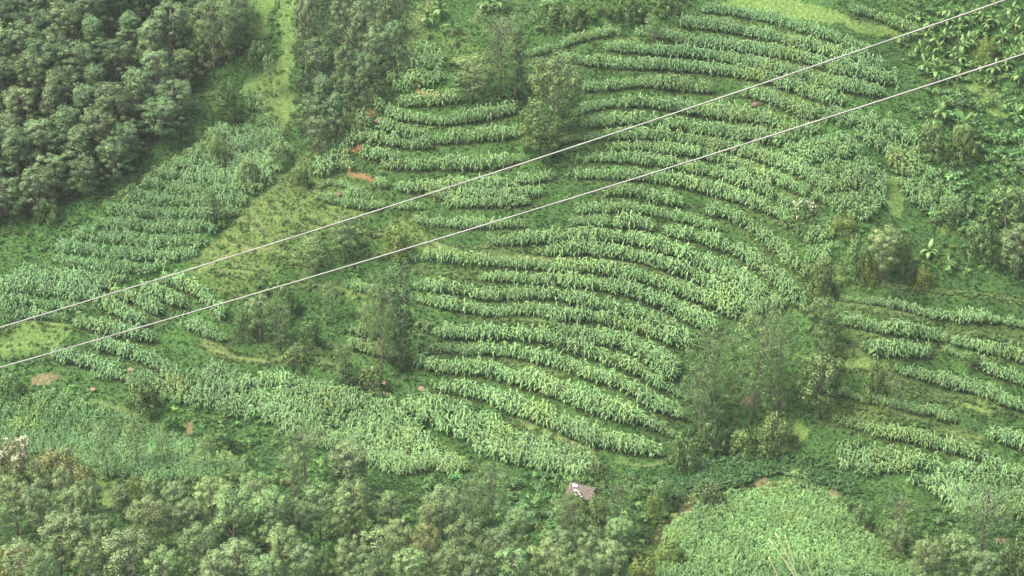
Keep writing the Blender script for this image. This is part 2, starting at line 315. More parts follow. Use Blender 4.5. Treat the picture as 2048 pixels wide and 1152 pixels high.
# ---------------------------------------------------------------- the land
GX0, GX1, GY0, GY1, GS = -132.0, 132.0, 176.0, 452.0, 0.42
xs = np.arange(GX0, GX1 + .01, GS); ys = np.arange(GY0, GY1 + .01, GS)
X, Y = np.meshgrid(xs, ys)                    # rows are y
def sstep(a, b, x):
    t = np.clip((x - a) / (b - a), 0, 1); return t * t * (3 - 2 * t)
def vnoise(x, y, seed=0):
    xi = np.floor(x).astype(np.int64); yi = np.floor(y).astype(np.int64); fx = x - xi; fy = y - yi
    def h(i, j):
        n = (i * 374761393 + j * 668265263 + seed * 974634777) & 0x7fffffff
        n = ((n ^ (n >> 13)) * 1274126177) & 0x7fffffff
        return ((n ^ (n >> 16)) & 0xffff) / 65535.0
    u = fx * fx * (3 - 2 * fx); v = fy * fy * (3 - 2 * fy)
    return (h(xi, yi) * (1 - u) + h(xi + 1, yi) * u) * (1 - v) + (h(xi, yi + 1) * (1 - u) + h(xi + 1, yi + 1) * u) * v
def fbm(x, y, seed=0, o=4):
    s = 0; a = .5; f = 1.0
    for k in range(o): s = s + a * vnoise(x * f, y * f, seed + k); a *= .5; f *= 2.03
    return s
ZV = -134.0
yv = 270 - 0.13 * X + 5.5 * np.exp(-((X - 31) / 11) ** 2) - 3 * np.exp(-((X - 55) / 10) ** 2)
e = Y - yv
Z = ZV + np.where(e > 0, 0.56 * np.sqrt(e * e + 9) - 0.56 * 3, 0.10 * np.sqrt(e * e + 9) - 0.3)
Z += 3.2 * np.exp(-((X - 44 - (Y - 300) * .1) / 13) ** 2) * sstep(0, 25, e)         # the spur on the right
Z -= 1.5 * np.exp(-((X - 56) / 5) ** 2) * sstep(0, 20, e)
Z += 1.6 * (fbm(X / 26, Y / 26, 3) - .45)
HB = Z.copy()
def sample(G, x, y):
    fx = np.clip((np.asarray(x) - GX0) / GS, 0, len(xs) - 1.001); fy = np.clip((np.asarray(y) - GY0) / GS, 0, len(ys) - 1.001)
    i = fx.astype(int); j = fy.astype(int); a = fx - i; b = fy - j
    return G[j, i] * (1 - a) * (1 - b) + G[j, i + 1] * a * (1 - b) + G[j + 1, i] * (1 - a) * b + G[j + 1, i + 1] * a * b
CP, SP = math.cos(PITCH), math.sin(PITCH)
def cast(u, v, G):
    """points of the land seen at photo pixels"""
    u = np.atleast_1d(np.asarray(u, float)); v = np.atleast_1d(np.asarray(v, float))
    du = (u - 1024) / FPX; dvv = (576 - v) / FPX
    dx = du; dy = CP + SP * dvv; dz = -SP + CP * dvv
    yy = np.arange(178, 450, .6)
    t = yy[None, :] / dy[:, None]
    g = sample(G, dx[:, None] * t, np.broadcast_to(yy, t.shape)) - dz[:, None] * t
    hit = g > 0; k = np.where(hit.any(1), hit.argmax(1), len(yy) - 1); k = np.maximum(k, 1)
    r = np.arange(len(u)); g0 = g[r, k - 1]; g1 = g[r, k]
    f = np.clip(-g0 / (g1 - g0 + 1e-9), 0, 1); tt = t[r, k - 1] + f * (t[r, k] - t[r, k - 1])
    return np.stack([dx * tt, dy * tt, dz * tt], 1)
def project(P):
    P = np.asarray(P, float); d = P[:, 1] * CP - P[:, 2] * SP
    return 1024 + FPX * P[:, 0] / d, 576 - FPX * (P[:, 1] * SP + P[:, 2] * CP) / d, d
def resample(P, step):
    P = np.asarray(P, float); L = np.concatenate([[0], np.cumsum(np.linalg.norm(np.diff(P[:, :2], axis=0), axis=1))])
    n = max(2, int(L[-1] / step) + 1); q = np.linspace(0, L[-1], n)
    return np.stack([np.interp(q, L, P[:, k]) for k in range(P.shape[1])], 1)
def spline(P, n=8):
    P = np.asarray(P, float)
    if len(P) < 3: return P
    E = np.concatenate([2 * P[:1] - P[1:2], P, 2 * P[-1:] - P[-2:-1]]); out = []
    for i in range(1, len(E) - 2):
        for t in np.linspace(0, 1, n, endpoint=False):
            a, b, c, d = E[i - 1], E[i], E[i + 1], E[i + 2]
            out.append(.5 * (2 * b + (c - a) * t + (2 * a - 5 * b + 4 * c - d) * t * t + (3 * b - a - 3 * c + d) * t ** 3))
    out.append(P[-1]); return np.array(out)
def pip(x, y, poly):
    x = np.asarray(x); y = np.asarray(y); c = np.zeros(x.shape, bool); p = np.asarray(poly); n = len(p)
    for i in range(n):
        x0, y0 = p[i]; x1, y1 = p[(i + 1) % n]
        if y0 == y1: continue
        k = ((y0 > y) != (y1 > y)) & (x < (x1 - x0) * (y - y0) / (y1 - y0) + x0); c ^= k
    return c
def line_dist(px, py, P):
    """distance to a polyline, index of nearest sample (P dense)"""
    best = np.full(px.shape, 1e9); idx = np.zeros(px.shape, int)
    for s in range(0, len(P), 64):
        d = (px[..., None] - P[None, s:s + 64, 0]) ** 2 + (py[..., None] - P[None, s:s + 64, 1]) ** 2
        k = d.argmin(-1); m = d.min(-1); b = m < best; best[b] = m[b]; idx[b] = k[b] + s
    return np.sqrt(best), idx

# the ridge: land falls away behind (left of) its crest, then the forest slope rises
crest_px = spline([(900,-60),(835,50),(800,105),(755,170),(715,222),(665,280),(605,335),(560,370),(515,402),(468,442),(428,482),(392,515)], 6)
CR = resample(cast(crest_px[:, 0], crest_px[:, 1], HB), 1.0)
back = CR[0] + (CR[0] - CR[4]) * 15; CR = resample(np.concatenate([back[None], CR]), 1.5)
d, k = line_dist(X.ravel(), Y.ravel(), CR)
tdir = np.gradient(CR[:, :2], axis=0); tdir /= np.linalg.norm(tdir, axis=1)[:, None]
rel = np.stack([X.ravel(), Y.ravel()], 1) - CR[k, :2]
side = tdir[k, 0] * rel[:, 1] - tdir[k, 1] * rel[:, 0]
sgn = np.where(side < 0, 1.0, -1.0).reshape(X.shape); d = d.reshape(X.shape)   # travelling down the crest, west is on the right hand
fade = 1 - sstep(len(CR) * .72, len(CR) - 2, k.reshape(X.shape))
west = (sgn > 0)
dw = np.where(west, d, 0)
Z = np.where(west, Z - fade * (9.0 * sstep(0, 12, dw)), Z)
Z += np.where(west, .9, .9) * fade * np.exp(-(d / 2.2) ** 2) * 1.0
H1 = Z.copy()
edge_px = spline([(-150,475),(0,455),(110,415),(220,372),(300,305),(345,250),(380,180),(440,100),(500,20),(520,-60)], 6)
ED = resample(cast(edge_px[:, 0], edge_px[:, 1], H1), 1.2)
back = ED[-1] + (ED[-1] - ED[-4]) * 12; ED = resample(np.concatenate([ED, back[None]]), 1.5)
d2, k2 = line_dist(X.ravel(), Y.ravel(), ED)
tdir = np.gradient(ED[:, :2], axis=0); tdir /= np.linalg.norm(tdir, axis=1)[:, None]
rel = np.stack([X.ravel(), Y.ravel()], 1) - ED[k2, :2]
s2 = (tdir[k2, 0] * rel[:, 1] - tdir[k2, 1] * rel[:, 0]).reshape(X.shape); d2 = d2.reshape(X.shape)
Z = Z + np.where(s2 > 0, .26 * np.maximum(0, d2 - 1), 0) * 1.0
H2 = Z.copy()

# terraces
def strip_world(st):
    P = spline(st, 6); T = P[:, 2] - P[:, 1]
    vb = P[:, 1] + np.minimum(20, .74 * T); vf = P[:, 2] - .12 * T
    vf = np.maximum(vf, vb + 1.5)
    A = cast(P[:, 0], vb, H2); B = cast(P[:, 0], vf, H2)
    C = (A + B) / 2; hw = np.linalg.norm(A[:, :2] - B[:, :2], axis=1) / 2
    return resample(np.column_stack([C, hw, np.minimum(1.0, T / 25.0)]), .5)     # x y z halfwidth plantscale
SW = [strip_world(s) for s in STRIPS]
BW = []
for b in BARE:
    P = spline(b, 6); C = cast(P[:, 0], P[:, 1], H2)
    BW.append(resample(np.column_stack([C, np.full(len(C), .85), np.ones(len(C))]), .5))
lipb = np.zeros_like(Z); num = np.zeros_like(Z); den = np.zeros_like(Z); tread = np.zeros_like(Z); lip = np.zeros_like(Z)
for S_, kf, wt in [(s, .62, 1.0) for s in SW] + [(s, .95, .95) for s in BW]:
    x0, x1 = S_[:, 0].min() - 3.5, S_[:, 0].max() + 3.5; y0, y1 = S_[:, 1].min() - 3.5, S_[:, 1].max() + 3.5
    i0, i1 = np.searchsorted(xs, [x0, x1]); j0, j1 = np.searchsorted(ys, [y0, y1])
    if i1 <= i0 or j1 <= j0: continue
    sx, sy = X[j0:j1, i0:i1], Y[j0:j1, i0:i1]
    dd, ii = line_dist(sx, sy, S_)
    hw = np.maximum(S_[ii, 3], .35) + .25
    kk = wt * np.exp(-(np.maximum(0, dd - hw) / .55) ** 2)
    zc = sample(H2, S_[ii, 0], S_[ii, 1])
    tgt = zc + (1 - kf) * (H2[j0:j1, i0:i1] - zc)
    num[j0:j1, i0:i1] += kk ** 2 * tgt; den[j0:j1, i0:i1] += kk ** 2
    tread[j0:j1, i0:i1] = np.maximum(tread[j0:j1, i0:i1], kk)
    below = (sy < S_[ii, 1])
    if kf > .9: lipb[j0:j1, i0:i1] = np.maximum(lipb[j0:j1, i0:i1], np.exp(-((dd - .2) / .5) ** 2) * (dd < 1.2))
    lip[j0:j1, i0:i1] = np.maximum(lip[j0:j1, i0:i1], wt * np.exp(-((dd - hw - .1) / .28) ** 2) * below)
Zt = (num + .02 * H2) / (den + .02)
Z = Zt + .22 * (fbm(X / 1.3, Y / 1.3, 11, 3) - .45) + .35 * (fbm(X / 5, Y / 5, 12, 3) - .45) + .28 * lipb
# a shallow gully for the stream bank
GU = cast(*np.array(spline([(1300,1085),(1345,1030),(1380,1000),(1450,985),(1520,968),(1600,962),(1660,980),(1700,1020),(1760,1085),(1830,1130)], 5)).T, H2)
GU = resample(GU, .5); dg, _ = line_dist(X.ravel(), Y.ravel(), GU); Z -= 1.1 * np.exp(-(dg.reshape(X.shape) / 1.1) ** 2)
HF = Z

# ground cover, decided by what grows where
gu, gv, _ = project(np.stack([X.ravel(), Y.ravel(), HF.ravel()], 1))
ju = gu + 30 * (fbm(X.ravel() / 1.7, Y.ravel() / 1.7, 21, 3) - .45); jv = gv + 16 * (fbm(X.ravel() / 1.7, Y.ravel() / 1.7, 31, 3) - .45)
n1 = fbm(X / 3.1, Y / 3.1, 5).ravel(); n2 = fbm(X / .8, Y / .8, 6, 3).ravel(); n3 = fbm(X / 11, Y / 11, 8).ravel()
C = np.empty((X.size, 3))
C[:] = (.062, .146, .039)
C *= (1 + .9 * (n3 - .47))[:, None]
mixc = lambda m, c: C.__setitem__(slice(None), C * (1 - m[:, None]) + np.array(c) * m[:, None])
mixc(np.clip((n1 - .45) * 2.5, 0, .6), (.072, .156, .048))
mixc(.45 * lip.ravel() * np.clip(.4 + 1.6 * (n1 - .3), 0, 1), (.170, .190, .062))
mixc(.45 * tread.ravel() * np.clip((n2 - .3) * 2, 0, 1), (.085, .090, .045))
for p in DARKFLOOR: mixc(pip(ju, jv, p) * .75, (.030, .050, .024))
for p in YELLOW: mixc(pip(ju, jv, p) * np.clip(.45 + .9 * (n1 - .3), 0, .9), (.135, .215, .060))
mixc(.85 * lipb.ravel() * np.clip(.3 + 1.5 * (n1 - .25), 0, 1), (.180, .255, .085))
for p in BRIGHT: mixc(pip(ju, jv, p) * np.clip(.75 + .4 * (n2 - .4), 0, 1), (.185, .300, .085))
mixc(.85 * fade.ravel() * np.exp(-((d.ravel() - .3) / 1.2) ** 2), (.150, .215, .075))
soilmask = np.zeros(X.size)
for p in SOIL:
    q = pip(gu + 8 * (n2 - .45) * 2, gv + 8 * (n1 - .45) * 2, p); soilmask = np.maximum(soilmask, q)
mixc(.9 * np.exp(-(dg / .8) ** 2) * np.clip((n1 - .38) * 6, 0, 1), (.21, .13, .085))
mixc(soilmask * np.clip(.62 + .5 * (n2 - .4), 0, 1), (.22, .155, .10))
PATHW = []
for p in PATHS:
    q = spline(p, 8); PW = resample(cast(q[:, 0], q[:, 1], HF), .2); PATHW.append(PW)
pathmask = np.zeros(X.size)
for i, PW in enumerate(PATHW):
    b = (X.ravel() > PW[:, 0].min() - 2) & (X.ravel() < PW[:, 0].max() + 2) & (Y.ravel() > PW[:, 1].min() - 2) & (Y.ravel() < PW[:, 1].max() + 2)
    if not b.any(): continue
    dp, _ = line_dist(X.ravel()[b], Y.ravel()[b], PW)
    mm = np.exp(-(dp / .32) ** 2); pathmask[b] = np.maximum(pathmask[b], mm)
    sub = np.zeros(X.size); sub[b] = mm
    mixc((.95 if i == 1 else .8 if i < 3 else .5) * sub, (.34, .17, .09) if i in (0, 1, 2) else (.19, .20, .085))
C = np.clip(C * np.where(soilmask + pathmask > .4, .55, .44)[:, None], .005, .8)

gm, t, p, out = new_mat('grassy_ground'); N = t.nodes; L = t.links
a = N.new('ShaderNodeAttribute'); a.attribute_name = 'cover'
tc = N.new('ShaderNodeTexCoord'); nz = N.new('ShaderNodeTexNoise'); nz.inputs['Scale'].default_value = 2.6; nz.inputs['Detail'].default_value = 8
L.new(tc.outputs['Object'], nz.inputs['Vector'])
mr = N.new('ShaderNodeMapRange'); mr.inputs[1].default_value = .3; mr.inputs[2].default_value = .7; mr.inputs[3].default_value = .55; mr.inputs[4].default_value = 1.4
L.new(nz.outputs[0], mr.inputs[0]); cb = N.new('ShaderNodeCombineColor')
for i in range(3): L.new(mr.outputs[0], cb.inputs[i])
mu = N.new('ShaderNodeMix'); mu.data_type = 'RGBA'; mu.blend_type = 'MULTIPLY'; mu.inputs[0].default_value = 1
L.new(a.outputs['Color'], mu.inputs[6]); L.new(cb.outputs[0], mu.inputs[7]); L.new(mu.outputs[2], p.inputs['Base Color'])
bp = N.new('ShaderNodeBump'); bp.inputs['Strength'].default_value = .6; bp.inputs['Distance'].default_value = .25
L.new(nz.outputs[0], bp.inputs['Height']); L.new(bp.outputs[0], p.inputs['Normal'])
p.inputs['Roughness'].default_value = .95; p.inputs['Specular IOR Level'].default_value = .1
ny, nx = X.shape
I = np.arange(nx * ny).reshape(ny, nx)
Q = np.stack([I[:-1, :-1], I[:-1, 1:], I[1:, 1:], I[1:, :-1]], -1).reshape(-1, 4)
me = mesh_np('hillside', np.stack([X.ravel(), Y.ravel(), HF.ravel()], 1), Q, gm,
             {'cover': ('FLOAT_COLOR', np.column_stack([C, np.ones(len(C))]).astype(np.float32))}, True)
tag(link(bpy.data.objects.new('hillside', me)), 'terraced green hillside with grassy banks', None, None, 'structure')
def ground(x, y): return sample(HF, x, y)
def at(u, v): return cast(u, v, HF)[0]
Cimg = C.reshape(ny, nx, 3)
def cover(x, y): return np.stack([sample(Cimg[:, :, k], x, y) for k in range(3)], 1)

# ---------------------------------------------------------------- plants: prototypes
def rand_dirs(n):
    v = rng.normal(size=(n, 3)); return v / np.linalg.norm(v, axis=1)[:, None]
def leaf_quads(mb, Cn, Nn, size, aspect, tint, droop=0.0, nor=None):
    """rhombic leaves, one quad each"""
    n = len(Cn); r = rand_dirs(n)
    a = np.cross(Nn, r); a /= np.linalg.norm(a, axis=1)[:, None] + 1e-9
    if droop: a[:, 2] -= droop; a /= np.linalg.norm(a, axis=1)[:, None]
    b = np.cross(Nn, a); b /= np.linalg.norm(b, axis=1)[:, None] + 1e-9
    s = (size * rng.uniform(.7, 1.3, n))[:, None]
    V = np.stack([Cn - a * s * .5, Cn - b * s * aspect * .5 - a * s * .05, Cn + a * s * .5, Cn + b * s * aspect * .5 - a * s * .05], 1)
    mb.add(V.reshape(-1, 3), np.arange(4 * n).reshape(n, 4), None, np.repeat(tint, 4), None if nor is None else np.repeat(nor, 4, 0))
def clump(mb, c, r, n, size, aspect=.6, up=.55, tint=.5, droop=0.0, flat=1.0, out=None):
    d = rand_dirs(n); rr = r * rng.uniform(.45, 1.05, n)[:, None]; off = d * rr; off[:, 2] *= flat
    nn = d * .7 + np.array([0, 0, up]) + rng.normal(size=(n, 3)) * .35; nn /= np.linalg.norm(nn, axis=1)[:, None]
    sn = d + .25 * rng.normal(size=(n, 3)) + (0 if out is None else .55 * np.asarray(out)) + np.array([0, 0, .15]); sn /= np.linalg.norm(sn, axis=1)[:, None]
    leaf_quads(mb, np.asarray(c) + off, nn, size, aspect, np.clip(tint + rng.normal(size=n) * .16, 0, 1), droop, sn)
def limb(a, b, sag=.15):
    a = np.array(a, float); b = np.array(b, float); m = (a + b) / 2; m[2] += sag * np.linalg.norm(b - a) * .5
    return np.array([a, (a * .5 + m * .5) * 1.0, m, b])

def crown_tree(name, mat, bark, H=9.0, R0=3.2, base=.32, nclump=60, nleaf=80, leaf=.26, cr=.85, shape='round', lean=.3, thin=1.0, trunk_r=.17, aspect=.6, droop=0.0, flat=.85):
    """trunk mesh with limbs + crown mesh of leaf clumps spread through the crown's volume"""
    tb, cb_ = MB(), MB()
    tx, ty = rng.normal(size=2) * lean
    P = np.array([(0, 0, -.3), (tx * .2, ty * .2, H * .25), (tx * .5, ty * .5, H * .55), (tx, ty, H * .9)])
    tb.tube(P, [trunk_r * 1.25, trunk_r, trunk_r * .65, trunk_r * .2], 7)
    for i in range(nclump):
        t = ((i + rng.uniform(0, 1)) / nclump) ** .85; z = base + (1 - base) * t
        if shape == 'round': rad = math.sqrt(max(.02, 1 - (2 * t - .85) ** 2 / 1.35))
        elif shape == 'cone': rad = (1.05 - t) ** .72 * min(1, .55 + t * 2.2)
        elif shape == 'flat': rad = .35 + .65 * math.sin(min(1, t * 1.2) * math.pi * .62)
        elif shape == 'column': rad = .55 + .45 * math.sin(t * math.pi)
        else: rad = 1.0
        rad *= R0 * rng.uniform(.45, 1.0) ** .6 * (1 + .28 * math.sin(7 * t + 3 * lean))
        an = i * 2.39996 + rng.uniform(-.5, .5)
        c = np.array([tx * z + rad * math.cos(an), ty * z + rad * math.sin(an), H * z * rng.uniform(.95, 1.04) - .25])
        k = np.array([np.interp(max(.12, z - .22) * H, P[:, 2], P[:, j]) for j in range(2)] + [max(.12, z - .22) * H])
        if i % 2 == 0: tb.tube(limb(k, c), [trunk_r * .34, trunk_r * .24, trunk_r * .15, trunk_r * .06], 5)
        clump(cb_, c, cr * rng.uniform(.6, 1.25), int(nleaf * thin * rng.uniform(.7, 1.3)), leaf, aspect, .55, float(np.clip(rng.normal(.5, .22), 0, 1)), droop, flat, (c - np.array([0, 0, H * (base + .35 * (1 - base))])) / R0)
    return dict(trunk=tb.mesh(name + '_trunk', M[bark]), crown=cb_.mesh(name + '_crown', M[mat]), H=H, W=2 * R0 + cr)

KIND = {}
KIND['forest'] = [crown_tree('forest_tree', ('forest', 'forest_pale', 'forest')[i % 3], 'bark', 9.0, 2.9, .22, 60, 120, .23, .72, 'cone' if i % 3 == 0 else 'round', .3) for i in range(6)]
KIND['wood'] = [crown_tree('woodland_tree', ('wood', 'wood_olive', 'wood_grey')[i % 3], 'bark', 9.0, rng.uniform(2.4, 3.2), rng.uniform(.25, .45), 34 + 4 * i, 120, .23, rng.uniform(.62, .85), 'round', .5) for i in range(9)]
KIND['feather'] = [crown_tree('feathery_tree', 'feather', 'bark', 11.0, 4.2, .24, 115, 46, .24, .85, 'round', .6, 1.0, .11, .5, .3, .6) for i in range(4)]
KIND['dense'] = [crown_tree('dense_tree', 'bush', 'bark', 10.0, 3.5, .12, 95, 105, .21, .72, 'round', .4, 1.0, .14)]
KIND['flat'] = [crown_tree('flat_topped_tree', 'feather', 'bark', 10.0, 3.6, .52, 60, 48, .20, .8, 'flat', .5, 1.0, .14, .5, .2, .5) for i in range(2)]
KIND['column'] = [crown_tree('climber_clad_tree', 'ivy', 'bark', 12.0, 1.25, .06, 46, 80, .24, .72, 'column', .5, 1.0, .16) for i in range(3)]
KIND['spire'] = [crown_tree('spire_tree', 'ivy', 'bark', 6.0, .38, .05, 26, 60, .18, .36, 'column', .35, 1.0, .1)]
KIND['young'] = [crown_tree('young_tree', 'feather', 'bark', 6.0, 1.25, .35, 26, 45, .19, .6, 'round', .35, 1.0, .07) for i in range(3)]
KIND['lushtree'] = [crown_tree('lush_tree', 'lush', 'bark', 9.0, 3.8, .22, 80, 60, .20, .9, 'round', .5, 1.0, .13, .4, .5, .7) for i in range(2)]
KIND['russet'] = [crown_tree('russet_tree', 'russet', 'bark', 8.0, 2.4, .25, 55, 70, .22, .75, 'round', .3)]
KIND['pale'] = [crown_tree('bare_trunk_tree', 'bush', 'bark', 7.5, 2.7, .38, 50, 90, .24, .7, 'round', .3, 1.0, .13)]
def bush(name, mat, H=2.4, R0=1.8, n=26, nleaf=75, leaf=.22, cr=.6):
    d = crown_tree(name, mat, 'bark', H, R0, .12, n, nleaf, leaf, cr, 'round', .15, 1.0, .06); return d
KIND['bush'] = [bush('bush', 'bush') for i in range(4)]
KIND['yellowbush'] = [bush('yellow_bush', 'yellow', 2.4, 1.9, 26, 65, .2) for i in range(2)]
KIND['lushbush'] = [bush('lush_bush', 'lush', 2.4, 1.9, 24, 65, .24) for i in range(2)]
KIND['russetbush'] = [bush('russet_bush', 'russet', 2.2, 1.8, 24, 60, .2) for i in range(2)]
def with_flowers(b, n=46, r=1.0):
    mb = MB(); me_ = b['crown']; co = np.empty(len(me_.vertices) * 3, np.float32); me_.vertices.foreach_get('co', co); co = co.reshape(-1, 3)
    up = co[co[:, 2] > np.quantile(co[:, 2], .35)]
    rr = np.linalg.norm(up[:, :2], axis=1) + up[:, 2]; up = up[rr > np.quantile(rr, .55)]
    for c in up[rng.choice(len(up), n)]: clump(mb, c + np.array([0, -.05, .1]), .17 * r, 9, .17 * r, .7, .7, .6)
    b = dict(b); b['flower'] = mb.mesh('blossom_sprays', M['flower']); return b
KIND['flowerbush'] = [with_flowers(bush('flowering_bush', 'bush', 3.0, 1.9, 26, 70), 50), with_flowers(bush('flowering_bush', 'russet', 3.0, 2.2, 28, 70), 110)]

def banana(seed):
    tb, lb = MB(), []
    h = rng.uniform(1.3, 2.0)
    tb.tube([(0, 0, -.2), (.03, .02, h * .5), (.06, .03, h)], [.16, .13, .07], 8)
    for i in range(11):
        mb = MB(); an = i * 2.4 + rng.normal() * .5 + rng.uniform(-.3, .3); el = rng.uniform(.35, 1.25) if i < 7 else 1.4
        Lh = rng.uniform(2.2, 3.1); wd = rng.uniform(.27, .36); p = np.array([.06, .03, h * .97]); n = 8; L_, M_, R_ = [], [], []
        e_ = el
        for k in range(n + 1):
            t = k / n; d = np.array([math.cos(an) * math.cos(e_), math.sin(an) * math.cos(e_), math.sin(e_)])
            sd = np.array([-math.sin(an), math.cos(an), 0]); ww = wd * max(.04, math.sin(min(1, t * 1.15 + .04) * math.pi) ** .55) * (0.12 if k == 0 else 1)
            nrm = np.cross(sd, d)
            L_.append(p + sd * ww - abs(ww) * .35 * nrm * -1 * .6 + rng.normal(size=3) * .015); R_.append(p - sd * ww + abs(ww) * .35 * nrm * .6 + rng.normal(size=3) * .015); M_.append(p - 0 * nrm)
            p = p + d * Lh / n; e_ -= rng.uniform(.24, .42) * (1 if el < 1.35 else .35)
        V = np.array(L_ + M_ + R_); q = []
        for k in range(n): q += [(k, k + 1, n + 2 + k, n + 1 + k), (n + 1 + k, n + 2 + k, 2 * n + 3 + k, 2 * n + 2 + k)]
        mb.add(V, q, None, float(np.clip(rng.normal(.5, .2), 0, 1))); lb.append(mb.mesh('banana_leaf', M['banana'], True))
    return dict(stem=tb.mesh('banana_stem', M['stem'], True), leaf=lb, H=h + 1.0)
BAN = [banana(i) for i in range(4)]

def maize(matname, seed, H=1.85):
    mb = MB(); tw = rng.uniform(0, 6.28)
    mb.tube([(0, 0, -.1), (.02, 0, H * .5), (.03, .02, H)], [.022, .02, .008], 4, .25)
    n = int(rng.integers(10, 13))
    for i in range(n):
        t = i / (n - 1); z = H * (.16 + .80 * t); an = -math.pi / 2 + rng.normal() * .75 if rng.uniform() < .7 else rng.uniform(0, 6.28)
        Lh = (1.38 - .5 * abs(t - .45)) * rng.uniform(.85, 1.15); wd = .080 * (1.1 - .35 * t)
        e_ = rng.uniform(.75, 1.1) + .2 * t; p = np.array([.02 * t, .01 * t, z]); k_ = 6; A, B = [], []
        sd = np.array([-math.sin(an), math.cos(an), 0]); roll = rng.normal() * .25
        for k in range(k_ + 1):
            s = k / k_; d = np.array([math.cos(an) * math.cos(e_), math.sin(an) * math.cos(e_), math.sin(e_)])
            w_ = wd * (math.sin((.22 + .78 * s) * math.pi * .97) ** .7 if s < 1 else .05); nn = np.cross(sd, d)
            s2_ = sd * math.cos(roll) + nn * math.sin(roll)
            A.append(p + s2_ * w_); B.append(p - s2_ * w_); p = p + d * Lh / k_; e_ -= .60 * (.35 + 1.2 * s)
        q = [(k, k + 1, k_ + 2 + k, k_ + 1 + k) for k in range(k_)]
        mb.add(np.array(A + B), q, None, float(np.clip(.35 + .35 * t + rng.normal() * .15, 0, 1)))
    return mb.mesh('maize_plant', M[matname], True)
MZ = [maize('maize', i) for i in range(8)]
MZ1 = [maize('maize_one', i) for i in range(6)]
def tuft(n, h, wd, mat):
    mb = MB()
    for i in range(n):
        an = rng.uniform(0, 6.28); r0 = rng.uniform(0, .22); p = np.array([r0 * math.cos(an * 3), r0 * math.sin(an * 3), -.04]); hh = h * rng.uniform(.6, 1.2); l = rng.uniform(.25, .7)
        d = np.array([math.cos(an), math.sin(an), 0]); sd = np.array([-d[1], d[0], 0]) * wd
        m_ = p + d * hh * l * .35 + np.array([0, 0, hh * .6]); e_ = p + d * hh * l + np.array([0, 0, hh * .78])
        mb.add([p - sd, p + sd, m_ + sd * .8, m_ - sd * .8, e_], [(0, 1, 2, 3)], [(3, 2, 4)], float(rng.uniform(0, 1)))
    return mb.mesh('grass_tuft', M[mat], True)
TUFT = [tuft(16, .38, .03, 'grass') for i in range(4)]
def weed(h, r, n, leaf, asp):
    mb = MB()
    for j in range(5):
        a_ = rng.uniform(0, 6.28); q = rng.uniform(0, r)
        clump(mb, (q * math.cos(a_), q * math.sin(a_), h * rng.uniform(.35, .9)), r * .6, n // 5, leaf, asp, .8, float(rng.uniform(.2, .8)), .2, .7)
    mb.tube([(0, 0, -.1), (0, 0, h * .7)], [.02, .01], 4)
    return mb.mesh('weed_clump', M['weed'])
WEED = [weed(rng.uniform(.55, .9), rng.uniform(.4, .6), 90, .2, .5) for i in range(5)]
BEAN = [weed(.45, .35, 60, .2, .8) for i in range(3)]

# ---------------------------------------------------------------- uncountable stuff: points carrying instances
def scatter(name, meshes, P, rot, scl, col, label):
    lib = bpy.data.collections.new(name + '_kinds')
    for k, m_ in enumerate(meshes): lib.objects.link(bpy.data.objects.new(m_.name + '_kind', m_))
    P = np.asarray(P, np.float32); n = len(P)
    pm = mesh_np(name, P, [], None) if False else bpy.data.meshes.new(name)
    pm.vertices.add(n); pm.vertices.foreach_set('co', P.ravel())
    for nm, typ, key, arr in (('rot', 'FLOAT_VECTOR', 'vector', rot), ('scl', 'FLOAT', 'value', scl), ('col', 'FLOAT_COLOR', 'color', np.column_stack([col, np.ones(n)])), ('pick', 'INT', 'value', rng.integers(0, len(meshes), n))):
        at_ = pm.attributes.new(nm, typ, 'POINT'); at_.data.foreach_set(key, np.ascontiguousarray(arr, dtype=np.int32 if typ == 'INT' else np.float32).ravel())
    o = bpy.data.objects.new(name, pm); link(o); tag(o, label, None, None, 'stuff')
    ng = bpy.data.node_groups.new(name + '_spread', 'GeometryNodeTree')
    ng.interface.new_socket('Geometry', in_out='INPUT', socket_type='NodeSocketGeometry'); ng.interface.new_socket('Geometry', in_out='OUTPUT', socket_type='NodeSocketGeometry')
    N = ng.nodes; L = ng.links; gi = N.new('NodeGroupInput'); go = N.new('NodeGroupOutput')
    ci = N.new('GeometryNodeCollectionInfo'); ci.inputs[0].default_value = lib; ci.inputs[1].default_value = True; ci.inputs[2].default_value = True
    ip = N.new('GeometryNodeInstanceOnPoints'); ip.inputs['Pick Instance'].default_value = True
    def att(nm, typ):
        q = N.new('GeometryNodeInputNamedAttribute'); q.data_type = typ; q.inputs[0].default_value = nm; return [s for s in q.outputs if s.enabled][0]
    L.new(gi.outputs[0], ip.inputs['Points']); L.new(ci.outputs[0], ip.inputs['Instance'])
    L.new(att('pick', 'INT'), ip.inputs['Instance Index'])
    er = N.new('FunctionNodeEulerToRotation'); L.new(att('rot', 'FLOAT_VECTOR'), er.inputs[0]); L.new(er.outputs[0], ip.inputs['Rotation'])
    cx = N.new('ShaderNodeCombineXYZ'); s_ = att('scl', 'FLOAT')
    for k in range(3): L.new(s_, cx.inputs[k])
    L.new(cx.outputs[0], ip.inputs['Scale']); L.new(ip.outputs[0], go.inputs[0])
    md = o.modifiers.new('spread', 'NODES'); md.node_group = ng
    return o
def world_poly(poly, G=HF):
    q = []
    for i in range(len(poly)):
        a, b = np.array(poly[i], float), np.array(poly[(i + 1) % len(poly)], float)
        q += [a + (b - a) * t for t in (0, .5)]
    q = np.array(q); return cast(q[:, 0], q[:, 1], G)[:, :2]
